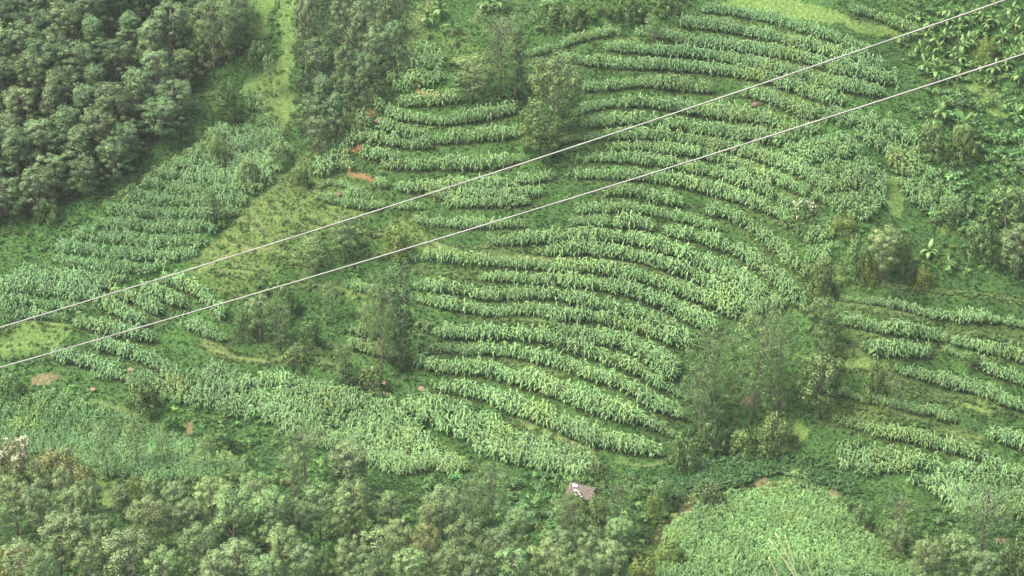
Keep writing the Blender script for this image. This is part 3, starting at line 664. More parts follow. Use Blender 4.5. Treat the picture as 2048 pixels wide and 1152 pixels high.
def fill_rows(poly, row, step, gap=0, ang=None, jit=.16):
    wp = world_poly(poly); ang = math.atan(-.16) if ang is None else ang; ca, sa = math.cos(ang), math.sin(ang)
    a = wp[:, 0] * ca + wp[:, 1] * sa; b = -wp[:, 0] * sa + wp[:, 1] * ca
    out = []
    for k, bb in enumerate(np.arange(b.min(), b.max(), row)):
        if gap and k % gap == gap - 1: continue
        aa = np.arange(a.min(), a.max(), step); bb_ = bb + 1.2 * (fbm(aa / 9, aa * 0 + 3.3, 41) - .45) * 2 + rng.normal(size=len(aa)) * jit * .6; aa = aa + rng.normal(size=len(aa)) * jit
        x = aa * ca - bb_ * sa; y = aa * sa + bb_ * ca; m_ = pip(x, y, wp); out.append(np.stack([x[m_], y[m_]], 1))
    return np.concatenate(out) if out else np.zeros((0, 2))

MP, MS = [], []
for S_ in SW:
    tg = np.gradient(S_[:, :2], axis=0); tg /= np.linalg.norm(tg, axis=1)[:, None]; nr = np.stack([-tg[:, 1], tg[:, 0]], 1)
    L_ = .5 * (len(S_) - 1); hmax = S_[:, 3].max(); rows = max(2, int(round(2 * hmax / .55)) + 1)
    for r_ in range(rows):
        f = (r_ / (rows - 1)) * 2 - 1
        q = np.arange(0, L_, .34) + rng.normal(size=len(np.arange(0, L_, .34))) * .10; ii = np.clip(q / .5, 0, len(S_) - 1.01); i = ii.astype(int); fr = (ii - i)[:, None]
        c = S_[i, :2] * (1 - fr) + S_[i + 1, :2] * fr; hw = S_[i, 3]
        keep = (rng.uniform(size=len(q)) < np.clip((hw + .4) / (hmax + .4), .3, 1)) & (rng.uniform(size=len(q)) < .94)
        # thinner, gappier growth at both ends and in patches
        en = np.minimum(q, L_ - q); keep &= rng.uniform(size=len(q)) < np.clip(.3 + en / 2.0, 0, 1)
        pt = c + nr[i] * (f * hw)[:, None] + rng.normal(size=(len(q), 2)) * .11
        MP.append(pt[keep]); MS.append((S_[i, 4] * rng.uniform(.8, 1.12, len(q)))[keep])
for poly, row, sc in FIELDS:
    q = fill_rows(poly, row, .40, 3 if row == .74 else 0 if row < .9 or poly[0][0] in (770, 658, 560, 120) else 5); MP.append(q); MS.append(sc * rng.uniform(.75, 1.1, len(q)))
MP = np.concatenate(MP); MS = np.concatenate(MS)
pt_ = fbm(MP[:, 0] / 2.2, MP[:, 1] / 2.2, 91, 3); MS = MS * (.82 + .5 * pt_) * 1.0
kp = rng.uniform(size=len(MP)) < np.clip((pt_ - .16) * 9, .12, 1); MP, MS = MP[kp], MS[kp]
near = fill_rows(NEAR_FIELD, .98, .33, 0, -.05, .11); left = fill_rows(LEFT_FIELD, .75, .45)
nz_ = ground(near[:, 0], near[:, 1]); nu, nv, nd = project(np.column_stack([near, nz_ + 1.0]))
seen = (nv < 1160) & (nu < 2040)
order = np.argsort(np.where(seen, nd, 1e6)); pickn = order[:300]; rest = np.ones(len(near), bool); rest[pickn] = False
def maize_tone(P):
    n_ = fbm(P[:, 0] / 8, P[:, 1] / 8, 51); u_, v_, _ = project(np.column_stack([P, ground(P[:, 0], P[:, 1])]))
    c = np.ones((len(P), 3)) * (1 + .7 * (n_ - .47))[:, None]
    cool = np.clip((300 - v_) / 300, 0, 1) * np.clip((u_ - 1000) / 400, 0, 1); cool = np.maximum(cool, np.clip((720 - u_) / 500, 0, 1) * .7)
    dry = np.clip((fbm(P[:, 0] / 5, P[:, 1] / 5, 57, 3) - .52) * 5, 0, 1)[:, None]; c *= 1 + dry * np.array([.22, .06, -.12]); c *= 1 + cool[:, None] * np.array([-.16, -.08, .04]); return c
PP = np.concatenate([MP, near[rest], left]); SS = np.concatenate([MS, rng.uniform(.6, .9, rest.sum()), rng.uniform(.5, .75, len(left))])
tone = maize_tone(PP); k0 = len(MP); tone[k0:] *= (.75 + .55 * fbm(PP[k0:, 0] / 3, PP[k0:, 1] / 3, 77, 3))[:, None]; tone[k0:] *= np.array([.86, .92, .78])
n = len(PP); print('maize', n)
scatter('maize_crop', MZ, np.column_stack([PP, ground(PP[:, 0], PP[:, 1]) - .02]),
        np.column_stack([rng.normal(size=n) * .10 + .12, rng.normal(size=n) * .10, np.where(np.arange(n) < k0, rng.normal(size=n) * .45 + .12, rng.normal(size=n) * 1.0)]), SS, tone, 'green maize crop planted in rows on the terraces and fields')
for k, i in enumerate(pickn):
    o = bpy.data.objects.new('maize_plant', MZ1[k % len(MZ1)]); link(o)
    o.location = (near[i, 0], near[i, 1], nz_[i] - .02); o.rotation_euler = (rng.normal() * .1, rng.normal() * .1, rng.normal() * 1.0); s_ = rng.uniform(.6, .9); o.scale = (s_,) * 3
    tag(o, 'bright green maize plant in the near field around the pale dry canes', 'maize plant', 'maize plants in the front rows of the near field')

q = fill_rows(BEANS, .5, .42); n = len(q)
scatter('bean_crop', BEAN, np.column_stack([q, ground(q[:, 0], q[:, 1])]), np.column_stack([np.zeros(n), np.zeros(n), rng.uniform(0, 6.28, n)]), rng.uniform(.8, 1.3, n),
        np.array([.034, .078, .030]) * rng.uniform(.8, 1.25, (n, 1)), 'dark green low leafy crop above the red earth bank')

# grass over all open ground
nG = 90000
gx = rng.uniform(-88, 88, nG * 2); gy = rng.uniform(222, 372, nG * 2)
gz = ground(gx, gy); u_, v_, _ = project(np.column_stack([gx, gy, gz]))
m_ = (u_ > -80) & (u_ < 2130) & (v_ > -60) & (v_ < 1200)
sm = sample(np.maximum(soilmask, np.clip(pathmask * 1.3, 0, 1)).reshape(ny, nx), gx, gy); m_ &= rng.uniform(size=len(gx)) > sm * 1.3
gx, gy, gz = gx[m_], gy[m_], gz[m_]; n = len(gx); print('grass', n)
gc = cover(gx, gy) * rng.uniform(1.15, 1.75, (n, 1))
brt = np.clip((cover(gx, gy)[:, 1] - .08) / .03, 0, 1)
scatter('grass', TUFT, np.column_stack([gx, gy, gz]), np.column_stack([np.zeros(n), np.zeros(n), rng.uniform(0, 6.28, n)]), rng.uniform(.5, 1.25, n) * (1 - .55 * brt) * (.5 + .7 * fbm(gx / 4, gy / 4, 61)), gc, 'rough green grass on the terrace banks and slopes')

UNDER = [
 ([(1830,185),(2080,205),(2080,500),(1900,480),(1850,430),(1810,345),(1845,285)], 1.5, (.072,.142,.056), 1.5),
 ([(1660,440),(1760,430),(1960,480),(2080,520),(2080,570),(1900,560),(1680,520)], .5, (.070,.135,.045), 1.0),
 ([(440,560),(620,560),(760,520),(840,560),(850,760),(760,800),(640,740),(480,700)], .62, (.060,.110,.042), 1.0),
 ([(830,955),(1180,955),(1330,965),(1320,1000),(1280,1070),(1100,1090),(950,1060),(820,1005)], 1.3, (.070,.135,.052), 1.3),
 ([(1330,910),(1380,870),(1560,860),(1600,895),(1560,915),(1400,918),(1330,945)], 1.2, (.050,.100,.042), 1.2),
 ([(1280,1090),(1340,1010),(1480,982),(1640,968),(1720,1005),(1800,1110),(1780,1120),(1690,1015),(1640,990),(1500,992),(1360,1075)], .9, (.075,.125,.045), 1.0),
 ([(1040,-20),(1420,-20),(1400,20),(1300,55),(1180,80),(1060,70)], .9, (.060,.115,.045), 1.1),
 ([(330,805),(520,840),(700,905),(720,965),(500,985),(420,905)], .95, (.080,.150,.050), 1.0),
 ([(-40,950),(200,950),(500,960),(850,1000),(1300,1110),(1340,1230),(-40,1230)], .6, (.075,.120,.045), 1.1),
 ([(-20,470),(160,430),(300,345),(360,275),(420,262),(200,455),(60,530),(-20,515)], .5, (.050,.090,.036), .9),
 ([(560,370),(700,350),(760,410),(640,450),(560,540),(470,610),(380,550),(480,440)], .06, (.070,.125,.040), .6),
 ([(540,-20),(610,-20),(600,260),(540,260)], .35, (.085,.15,.05), .8),
 ([(590,250),(640,270),(720,210),(800,110),(780,110),(690,190)], .6, (.055,.095,.04), 1.2),
 ([(480,170),(600,190),(600,320),(560,340),(430,330),(420,280)], .3, (.075,.125,.042), .8),
 ([(1780,-20),(2080,-20),(2080,200),(1850,190),(1790,120)], .75, (.075,.135,.05), 1.2),
 ([(600,430),(720,430),(840,470),(800,520),(640,540)], .45, (.075,.115,.042), .9),
 ([(1670,740),(1800,780),(2080,900),(2080,960),(1640,880)], .16, (.075,.135,.045), .8),
 ([(1680,540),(2080,560),(2080,860),(1760,760),(1660,720)], .10, (.075,.135,.045), .7),
 ([(740,200),(1120,100),(1650,330),(1650,620),(1340,900),(860,760),(760,420)], .10, (.070,.130,.045), .6),
 ([(860,60),(1060,60),(1040,200),(900,200),(830,110)], .5, (.075,.130,.045), .9),
 ([(1770,1010),(2080,1040),(2080,1230),(1850,1230),(1760,1100)], .9, (.065,.120,.045), 1.2),
 ([(-20,700),(120,715),(330,790),(300,830),(100,785),(-20,790)], .7, (.075,.13,.048), .9),
]
up, us, uc = [], [], []
for poly, dens, c, sc in UNDER:
    wp = world_poly(poly); a, b = wp.min(0), wp.max(0); n = int((b[0] - a[0]) * (b[1] - a[1]) * dens)
    x = rng.uniform(a[0], b[0], n); y = rng.uniform(a[1], b[1], n); m_ = pip(x, y, wp) & (rng.uniform(size=n) < np.clip(.2 + 2.2 * (fbm(x / 3, y / 3, 71) - .3), 0, 1))
    sm = sample(np.maximum(soilmask, pathmask).reshape(ny, nx), x, y); m_ &= sm < .3
    x, y = x[m_], y[m_]; up.append(np.stack([x, y], 1)); us.append(sc * rng.uniform(.6, 1.4, len(x))); uc.append(np.array(c) * rng.uniform(.7, 1.4, (len(x), 1)) * (1 + rng.normal(size=(len(x), 3)) * .06))
for b_ in BW:
    for rep_ in range(4):
        m_ = rng.uniform(size=len(b_)) < .2 + .7 * (fbm(b_[:, 0] / 2, b_[:, 1] / 2, 97, 2) > .42); q_ = b_[m_, :2] + rng.normal(size=(m_.sum(), 2)) * .3 + np.array([0, -1.0])
        up.append(q_); us.append(rng.uniform(.35, .7, len(q_))); uc.append(np.array((.062, .118, .040)) * rng.uniform(.7, 1.3, (len(q_), 1)))
up = np.concatenate(up); us = np.concatenate(us); uc = np.concatenate(uc); n = len(up); print('weeds', n)
scatter('undergrowth', WEED, np.column_stack([up, ground(up[:, 0], up[:, 1])]), np.column_stack([np.zeros(n), np.zeros(n), rng.uniform(0, 6.28, n)]), us, np.clip(uc, .01, 1), 'leafy green weeds and undergrowth between the trees and terraces')

# ---------------------------------------------------------------- trees, bushes, bananas: one by one
NAMES = dict(dense='dense_tree', forest='forest_tree', wood='woodland_tree', feather='feathery_tree', flat='flat_topped_tree', column='climber_clad_tree', spire='spire_tree', young='young_tree',
             lushtree='lush_tree', russet='russet_tree', pale='bare_trunk_tree', bush='bush', yellowbush='bush', lushbush='bush', russetbush='bush', flowerbush='flowering_bush')
cnt = {}
def plant(kind, u, vtop, vfoot, wpx, label, group=None, var=None):
    k = cnt.get(kind, 0); cnt[kind] = k + 1
    d_ = KIND[kind][k % len(KIND[kind]) if var is None else var]; g = at(u, vfoot); dist = g[1] * CP - g[2] * SP
    dep = math.atan2(-g[2], g[1]); h = (vfoot - vtop) * dist / (FPX * math.cos(dep)); wd = wpx * dist / FPX
    root = empty(NAMES[kind], (g[0], g[1], g[2] - .05), random.uniform(0, 6.28), (wd / d_['W'], wd / d_['W'], h / d_['H']))
    isb = 'bush' in kind
    tag(root, label, 'bush' if isb else 'tree', group)
    link(bpy.data.objects.new('stem' if isb else 'trunk', d_['trunk']), root); link(bpy.data.objects.new('foliage' if isb else 'crown', d_['crown']), root)
    if 'flower' in d_: link(bpy.data.objects.new('blossom', d_['flower']), root)
    return root
def plant_banana(u, vfoot, s, label, group=None):
    k = cnt.get('ban', 0); cnt['ban'] = k + 1; d_ = BAN[k % 4]; g = at(u, vfoot)
    root = empty('banana_plant', (g[0], g[1], g[2]), random.uniform(0, 6.28), (s, s, s)); tag(root, label, 'banana plant', group)
    link(bpy.data.objects.new('stem', d_['stem']), root)
    for lf in d_['leaf']: link(bpy.data.objects.new('leaf', lf), root)

ORD = ('', 'second ', 'third ', 'fourth ', 'fifth ', 'sixth ', 'seventh ', 'eighth ', 'ninth ', 'tenth ', 'eleventh ', 'twelfth ', 'thirteenth ', 'fourteenth ', 'fifteenth ', 'sixteenth ', 'seventeenth ', 'eighteenth ', 'nineteenth ', 'twentieth ')
def row_places(pts_, rows):
    """for every plant of a stand: its row, counted up from the front, and its place in that row"""
    o_ = sorted(range(len(pts_)), key=lambda i: -pts_[i][1]); per = math.ceil(len(o_) / rows); out = [None] * len(o_)
    for r_ in range(rows):
        for k, i in enumerate(sorted(o_[r_ * per:(r_ + 1) * per], key=lambda i: pts_[i][0])):
            m_ = len(o_[r_ * per:(r_ + 1) * per]); side_ = 'left' if k < m_ / 2 else 'right'; q = k if k < m_ / 2 else m_ - 1 - k
            out[i] = (('first', 'second', 'third', 'fourth', 'fifth', 'sixth', 'seventh', 'eighth')[r_] + ' row up', (ORD[q] + 'from the ' + side_) if q else side_ + 'most')
    return out
# forest on the upper left slope
fp = np.array([(-140,500),(30,452),(130,412),(225,372),(296,312),(335,262),(362,205),(400,150),(470,120),(470,40),(490,-130),(-140,-130)])
pts = []
tries = 0
while tries < 9000:
    tries += 1; u, v = random.uniform(-60, 490), random.uniform(-20, 480)
    if not pip(np.array([u]), np.array([v]), fp)[0]: continue
    if all(((u - a) / 60) ** 2 + ((v - b) / 38) ** 2 > 1 for a, b in pts): pts.append((u, v))
pts.sort(key=lambda q: q[1]); places = row_places(pts, 7)
for i, (u, v) in enumerate(pts):
    h = random.uniform(84, 118); wpx = random.uniform(78, 108); k = cnt.get('forest', 0) % 6
    edge = not pip(np.array([u + 40.]), np.array([v + 28.]), fp)[0]
    if edge: h *= .85
    plant('forest', u, v - h, v, wpx, ('pale' if k % 3 == 1 else 'dark') + (' conical' if k % 3 == 0 else ' round') + ' tree of the dense upper left forest, ' + places[i][0] + ', ' + places[i][1], 'trees of the forest on the far slope')
for u, vt, vf, wd, lb in [
 (430,0,160,110,'sparse grey-green tree at the right edge of the forest'),
 (480,-20,110,80,'grey-green tree beside the bright grassy lane at the forest top')]:
    plant('feather', u, vt, vf, wd, lb)
for u, vt, vf, wd, lb in [
 (612,0,150,62,'pale-topped tall tree at the top of the clump right of the grassy lane'), (640,75,200,90,'tall tree in the middle of the clump beside the grassy lane'),
 (650,150,272,84,'lowest tall tree of the clump behind the grassy ridge'), (690,-30,110,80,'tall dark tree in the upper clump behind the ridge, left part'),
 (730,0,130,84,'broad dark tree in the upper clump behind the ridge'), (775,-20,100,86,'dark tree nearest the crest in the clump behind the ridge'),
 (755,60,150,70,'lower dark tree leaning on the ridge crest'), (695,90,205,66,'dark tree between the lane clump and the ridge crest'), (700,150,225,50,'small grey tree just behind the ridge path'), (620,190,275,50,'short dark tree at the foot of the lane clump'), (735,105,205,64,'dark tree touching the ridge crest above the footpath'), (672,185,280,66,'dark tree behind the crest left of the red boulder'), (640,235,312,56,'low tree behind the crest at the left end of the clump'), (790,40,130,60,'dark tree at the upper end of the ridge crest')]:
    plant('forest', u, vt, vf, wd, lb)
OTHER = [
 ('bush',455,165,240,66,'dark round tree-like bush at the top of the lane between forest and field'), ('bush',515,82,125,66,'dark low bush in the bright grassy lane'), ('young',545,110,195,40,'small thin tree on the grassy lane'),
 ('bush',440,272,330,50,'dark bush inside the upper left sloping field'), ('bush',560,285,335,60,'leafy bush at the top of the left field by the crest'), ('bush',500,320,372,64,'green bush in the left field below the crest'),
 ('spire',430,375,460,22,'slim dark leaning spire tree standing in the left maize field'), ('bush',100,395,440,60,'dark bush on the slope below the forest corner'),
 ('flat',1000,15,200,140,'feathery flat-topped tree above the small bright plot'), ('column',1032,52,205,40,'slim climber-clad tree beside the flat-topped tree'), ('wood',945,112,205,100,'dark spreading tree left of the climber-clad tree'),
 ('dense',1095,112,305,140,'large rounded tree in the middle of the upper terraces'), ('bush',1085,235,310,90,'dark undergrowth bush at the foot of the large rounded tree'),
 ('young',1305,28,95,40,'small slim tree alone above the upper maize rows'), ('bush',1100,-5,50,70,'dark bush at the top edge left of the bamboo'), ('bush',1255,-20,40,70,'dark bush at the top edge right of the bamboo'), ('bush',1145,15,58,50,'dark bush just below the bamboo clump'),
 ('bush',1335,-25,30,60,'dark bush at the top edge left of the bright pasture'), ('yellowbush',1970,72,130,56,'yellow-green round bush among the bananas'),
 ('bush',1862,240,325,72,'dark round bush below the lone banana plant'), ('bush',1925,250,325,64,'grey-green round bush right of the dark round bush'),
 ('flowerbush',1605,398,462,80,'bush with cream-white blossom in the maize on the spur'), ('wood',1760,455,565,90,'dark leafy tree in the clump right of the spur'), ('bush',1710,470,555,70,'dark bush at the left end of the clump right of the spur'),
 ('bush',1805,470,560,60,'dark bush at the right end of the clump right of the spur'), ('yellowbush',1735,510,568,46,'yellow-green bush in front of the dark clump'), ('yellowbush',1845,530,575,48,'pale yellow-green bush below the single banana plant'),
 ('yellowbush',1690,430,475,70,'yellow-green bush at the head of the gully beside the spur'), ('bush',2010,372,470,110,'broad grey-green bush at the right edge above the bare terraces'), ('wood',2035,455,560,90,'grey tree at the right edge above the bare terraces'), ('bush',1960,450,520,80,'green bush left of the grey tree at the right edge'),
 ('bush',1895,400,450,70,'low green bush above the narrow bright terrace'), ('bush',1640,515,605,66,'dark grey-green bush in the gully below the spur'),
 ('pale',1640,598,722,84,'light green tree with slim trunk where the gully meets the terraces'), ('pale',1637,715,838,110,'low tree with bare lower trunk on the grassy bank'), ('column',1645,670,790,34,'slim climber-clad tree behind the low tree on the grassy bank'),
 ('bush',1748,720,805,46,'dark narrow bush between the right-hand terraces'), ('young',1785,755,835,34,'small sapling among the right-hand terraces'),
 ('feather',1500,610,850,146,'tallest feathery tree of the large see-through group above the stream'), ('feather',1420,665,855,126,'left feathery tree of the large see-through group'), ('feather',1552,650,845,100,'right feathery tree of the large see-through group'), ('feather',1398,735,880,92,'lower left feathery tree of the see-through group'),
 ('bush',1420,842,905,70,'dark bush at the foot of the left feathery tree'), ('bush',1545,825,905,90,'dark drooping bush under the right feathery tree'), ('bush',1365,870,945,70,'dark bush at the tip of the lower terraces'), ('bush',1480,862,905,60,'shaded bush between the feathery trees'),
 ('column',800,518,745,60,'tall climber-clad tree in the middle left of the terraces'), ('feather',765,540,745,80,'thin feathery tree beside the tall climber-clad tree'), ('yellowbush',795,450,515,80,'yellowish bush under the lower cable'), ('wood',688,438,528,66,'dark tree below the upper cable'),
 ('young',635,470,552,64,'small dark tree on the ridge slope between the cables'), ('wood',522,588,684,66,'green tree in the thicket below the lower cable'), ('bush',570,570,632,58,'bush in the thicket right of the ridge end'), ('bush',488,615,676,48,'bush at the left end of the thicket below the lower cable'), ('feather',560,600,700,70,'thin tree at the right end of the thicket'),
 ('young',660,560,650,46,'sapling right of the thicket under the lower cable'), ('column',695,690,790,44,'slim tree at the foot of the tall climber-clad tree'), ('bush',620,640,700,60,'bush on the slope below the saplings'), ('bush',745,730,790,70,'low bush left of the dark boulder'), ('young',730,600,690,44,'thin sapling left of the tall climber-clad tree'),
 ('bush',285,755,828,78,'round grey-green bush at the corner of the lower left field'), ('young',218,845,960,60,'first thin young tree from the left in the lower left field'), ('young',278,830,940,56,'second thin young tree from the left in the lower left field'), ('young',405,870,950,50,'thin young tree at the right end of the lower left field'), ('young',330,860,930,40,'smallest thin young tree in the lower left field'),
 ('flat',610,845,990,100,'flat-topped feathery tree with bare trunk at the edge of the lower woods'), ('wood',705,885,990,90,'rounded tree standing above the lower woods'), ('lushbush',345,830,868,50,'bright green bush beside the tan soil patch'), ('lushbush',670,930,985,70,'bright leafy bush below the rounded tree'), ('lushbush',440,860,905,80,'bright green bush at the edge of the lower left field'),
 ('flowerbush',22,880,985,120,'large cream-flowered shrub at the left edge'), ('flowerbush',55,1095,1175,100,'cream-flowered shrub in the bottom left corner'), ('russetbush',110,895,960,110,'pale olive shrub right of the large cream-flowered shrub'), ('russetbush',170,930,985,60,'small olive shrub above the yellow grass gap'),
 ('yellowbush',275,955,1000,44,'yellow-leaved bush between two round dark trees'), ('yellowbush',10,1090,1160,70,'yellow-green bush at the lower left edge'),
 ('feather',985,925,1060,90,'dark feathery tree with straight trunk below the big maize strip'), ('feather',945,955,1070,80,'dark feathery tree left of the straight-trunked one'), ('feather',1140,985,1090,80,'feathery tree below the old hut'), ('lushtree',1235,955,1085,110,'light drooping tree right of the old hut'), ('bush',1195,1010,1090,70,'bush between the hut and the drooping tree'), ('lushbush',1148,988,1034,56,'low leafy bush in front of the hut, left of its post'), ('bush',1192,990,1036,46,'small bush at the right front corner of the hut'),
 ('bush',1200,920,970,60,'dark bush right of the tip of the big maize strip'), ('yellowbush',1305,990,1045,50,'yellow-green bush at the stream below the dark crop'), ('bush',1410,965,1020,90,'grey-green bush at the top left of the near field'), ('bush',1600,950,985,90,'bush on the bank above the near field'), ('bush',1330,960,1010,50,'dark bush at the left end of the low dark crop'),
 ('lushtree',1795,985,1120,140,'bright drooping feathery tree at the lower right'), ('feather',1960,955,1125,150,'large grey feathery tree at the lower right edge'), ('pale',1790,1050,1135,70,'small round tree in front of the bright drooping tree'), ('bush',1720,1010,1070,60,'dark bush on the right bank of the near field'), ('wood',1905,1070,1190,90,'leafy tree in front of the large grey feathery tree'),
 ('wood',1845,1085,1200,80,'rounded tree at the bottom right of the near field'), ('bush',2020,1085,1165,90,'leafy bush in the bottom right corner'), ('bush',1690,1000,1035,50,'brownish-green bush on the bank right of the near field'), ('wood',1975,1110,1220,80,'leafy tree at the bottom edge right of the near field'),
 ('yellowbush',1340,1085,1140,80,'yellowish bush at the left corner of the near field'), ('yellowbush',1285,1120,1180,80,'yellowish bush at the bottom edge left of the near field'),
 ('russet',852,1050,1190,74,'pale yellowish-olive tree in the middle of the lower woods'), ('lushbush',655,1085,1140,60,'bright bush beside the lower grass clearing'),
 ('bush',600,330,372,50,'bush on the crest at the left of the ridge path'), ('bush',25,745,800,60,'grey-green bush at the left edge beside the red soil scar'), ('bush',590,690,730,60,'low bush on the grassy path terrace'), ('russetbush',790,470,520,50,'dry olive bush beside the yellowish one'),
 ('lushbush',1995,715,735,40,'small bright bush among the right-hand terraces'), ('lushbush',1945,702,740,36,'bright little bush below the planted right-hand terrace'), ('wood',590,900,1010,60,'tree behind the flat-topped one at the woods edge'),
]
for kind, u, vt, vf, wd, lb in OTHER: plant(kind, u, vt, vf, wd, lb, None, 1 if (kind == 'flowerbush' and u < 900) else (0 if kind == 'flowerbush' else None))
# woods at the bottom left
WOODS = [(35,960,1070,80),(85,965,1080,70),(150,975,1075,60),(178,960,1085,62),(248,972,1045,48),(308,952,1040,46),(300,1000,1110,104),(120,1030,1170,112),(48,1085,1200,90),(185,1080,1200,90),
 (262,1070,1210,124),(425,960,1070,96),(470,985,1110,112),(380,1000,1090,70),(545,985,1120,92),(400,1055,1170,104),(490,1080,1200,110),(640,970,1080,84),(690,1000,1100,66),(440,1110,1220,86),
 (330,1100,1220,90),(570,1060,1180,90),(620,1095,1210,80),(540,1115,1230,80),(715,970,1090,96),(785,980,1080,60),(760,1060,1180,96),(800,1040,1140,80),(885,975,1090,88),(700,1080,1190,80),
 (920,1045,1160,92),(985,1060,1180,90),(1040,1020,1120,66),(905,1100,1220,90),(960,1115,1230,84),(1090,1085,1200,88),(1180,1060,1170,86),(1120,1060,1160,70),(1030,1100,1220,84),(1150,1110,1230,90),
 (1225,1090,1210,80),(820,1100,1220,86),(90,1110,1240,90),(600,1010,1110,70),(510,950,1050,70),(0,1000,1120,80),(130,940,1040,54),(740,1120,1240,80),(205,1030,1120,60),(360,965,1050,60),(1240,1040,1130,70),(860,1010,1110,60)]
places = row_places([(q[0], q[2]) for q in WOODS], 5)
for k, (u, vt, vf, wd) in enumerate(WOODS):
    t_ = ('green', 'olive', 'grey-green')[cnt.get('wood', 0) % 3]
    plant('wood', u, vt, vf, wd, ('broad ' if wd > 88 else 'slender ' if wd < 66 else '') + t_ + ' tree of the lower left woods, ' + places[k][0] + ', ' + places[k][1], 'trees of the lower left woods')
# bamboo at the top edge
# bananas
grove = [(1815,60),(1838,95),(1860,45),(1872,80),(1895,60),(1905,100),(1925,35),(1935,80),(1950,115),(1965,60),(1985,40),(1990,95),(2005,70),(2015,120),(2030,50),(2040,95),(1880,115),(1960,25),(1840,30),(2045,140),(1915,130),(1985,135),(2020,20),(1890,25)]
grove += [(u + random.uniform(-18, 18), v + random.uniform(6, 20)) for u, v in grove[::1]]
places = row_places(grove, 6)
for (u, v), pl in zip(grove, places): plant_banana(u, v + 18, random.uniform(.52, .82), 'banana plant of the upper right grove, ' + pl[0] + ', ' + pl[1], 'banana plants of the upper right grove')
for u, v, s_, lb in [(1870,165,1.0,'banana plant at the left foot of the upper right grove'), (1848,150,.8,'smaller banana plant left of the grove foot'), (1883,250,.95,'lone large banana plant above the dark round bush'), (1925,275,.95,'banana plant beside the grey-green round bush'),
 (2035,250,.9,'banana plant at the right edge by the bright grass patch'), (1858,520,.8,'single banana plant right of the dark clump below the spur'), (880,40,.9,'left banana plant above the flat-topped tree'), (905,75,.9,'small banana plant above the maize on the ridge'),
 (995,25,1.0,'banana plant at the top edge behind the flat-topped tree'), (968,25,.9,'banana plant at the top edge left of the flat-topped crown'), (855,55,.8,'banana plant nearest the ridge crest at the top'), (1895,545,.6,'small banana plant below the bare terrace lip'), (2040,420,.9,'banana plant half hidden at the right edge')]:
    plant_banana(u, v, s_, lb)
def bamboo(u, v, label):
    g = at(u, v); root = empty('bamboo_clump', g); tag(root, label, 'bamboo'); tb, lbm = MB(), MB()
    for i in range(26):
        an = rng.uniform(0, 6.28); l = rng.uniform(2.2, 3.4); e_ = rng.uniform(1.1, 1.45); p = np.array([rng.normal() * .3, rng.normal() * .3, 0]); pts_ = [p]
        for k in range(6):
            p = p + l / 6 * np.array([math.cos(an) * math.cos(e_), math.sin(an) * math.cos(e_), math.sin(e_)]); e_ -= .26; pts_.append(p)
            if k > 1: clump(lbm, p, .34, 24, .34, .18, .4, float(rng.uniform(.3, .8)), .6)
        tb.tube(pts_, np.linspace(.03, .008, 7), 4)
    link(bpy.data.objects.new('culm', tb.mesh('bamboo_culms', M['stem'])), root); link(bpy.data.objects.new('foliage', lbm.mesh('bamboo_leaves', M['lush'])), root)
bamboo(1180, 40, 'bright arching bamboo clump at the top edge'); bamboo(1215, 35, 'bamboo clump right of the bright arching one'); bamboo(1150, 32, 'bamboo clump left of the bright arching one')

# ---------------------------------------------------------------- boulders
def boulder(u, v, r, mat, label, sx=1.3):
    g = at(u, v); n = 14; mb = MB(); V = []
    for i in range(9):
        ph = math.pi * i / 8
        for j in range(n):
            th = 2 * math.pi * j / n; d_ = np.array([math.sin(ph) * math.cos(th), math.sin(ph) * math.sin(th), math.cos(ph)])
            k = 1 + .5 * (fbm(np.array([d_[0] * 1.6 + u]), np.array([d_[1] * 1.6 + d_[2] * 2.1 + v]), 81, 3)[0] - .45); V.append(d_ * k * np.array([sx, 1, .85]) * r * .8)
    Qs = [(i * n + j, (i + 1) * n + j, (i + 1) * n + (j + 1) % n, i * n + (j + 1) % n) for i in range(8) for j in range(n)]
    mb.add(V, Qs); o = link(bpy.data.objects.new('boulder', mb.mesh('boulder', M[mat]))); o.location = (g[0], g[1], g[2] + r * .45); o.rotation_euler = (0, 0, random.uniform(-.4, .4)); tag(o, label, 'boulder')
boulder(757, 246, .62, 'rock', 'red boulder on the ridge beside the footpath')
boulder(262, 744, .55, 'tanrock', 'orange-tan boulder in the lower left maize', 1.1)
boulder(843, 782, .60, 'brownrock', 'dark brown boulder at the left end of a maize strip', 1.1)
boulder(773, 790, .42, 'brownrock', 'small brown boulder below the pink flower', 1.1)
boulder(1372, 43, .85, 'brownrock', 'brown boulder beside the upper maize rows')
boulder(1510, 213, .60, 'rock', 'reddish boulder between the upper maize strips')
boulder(677, 392, .50, 'rock', 'red boulder on the ridge slope below the path')
boulder(187, 782, .45, 'tanrock', 'pale boulder on the edge of the lower left field', 1.2)
boulder(857, 652, .25, 'rock', 'small red stone in the maize right of the tall tree')
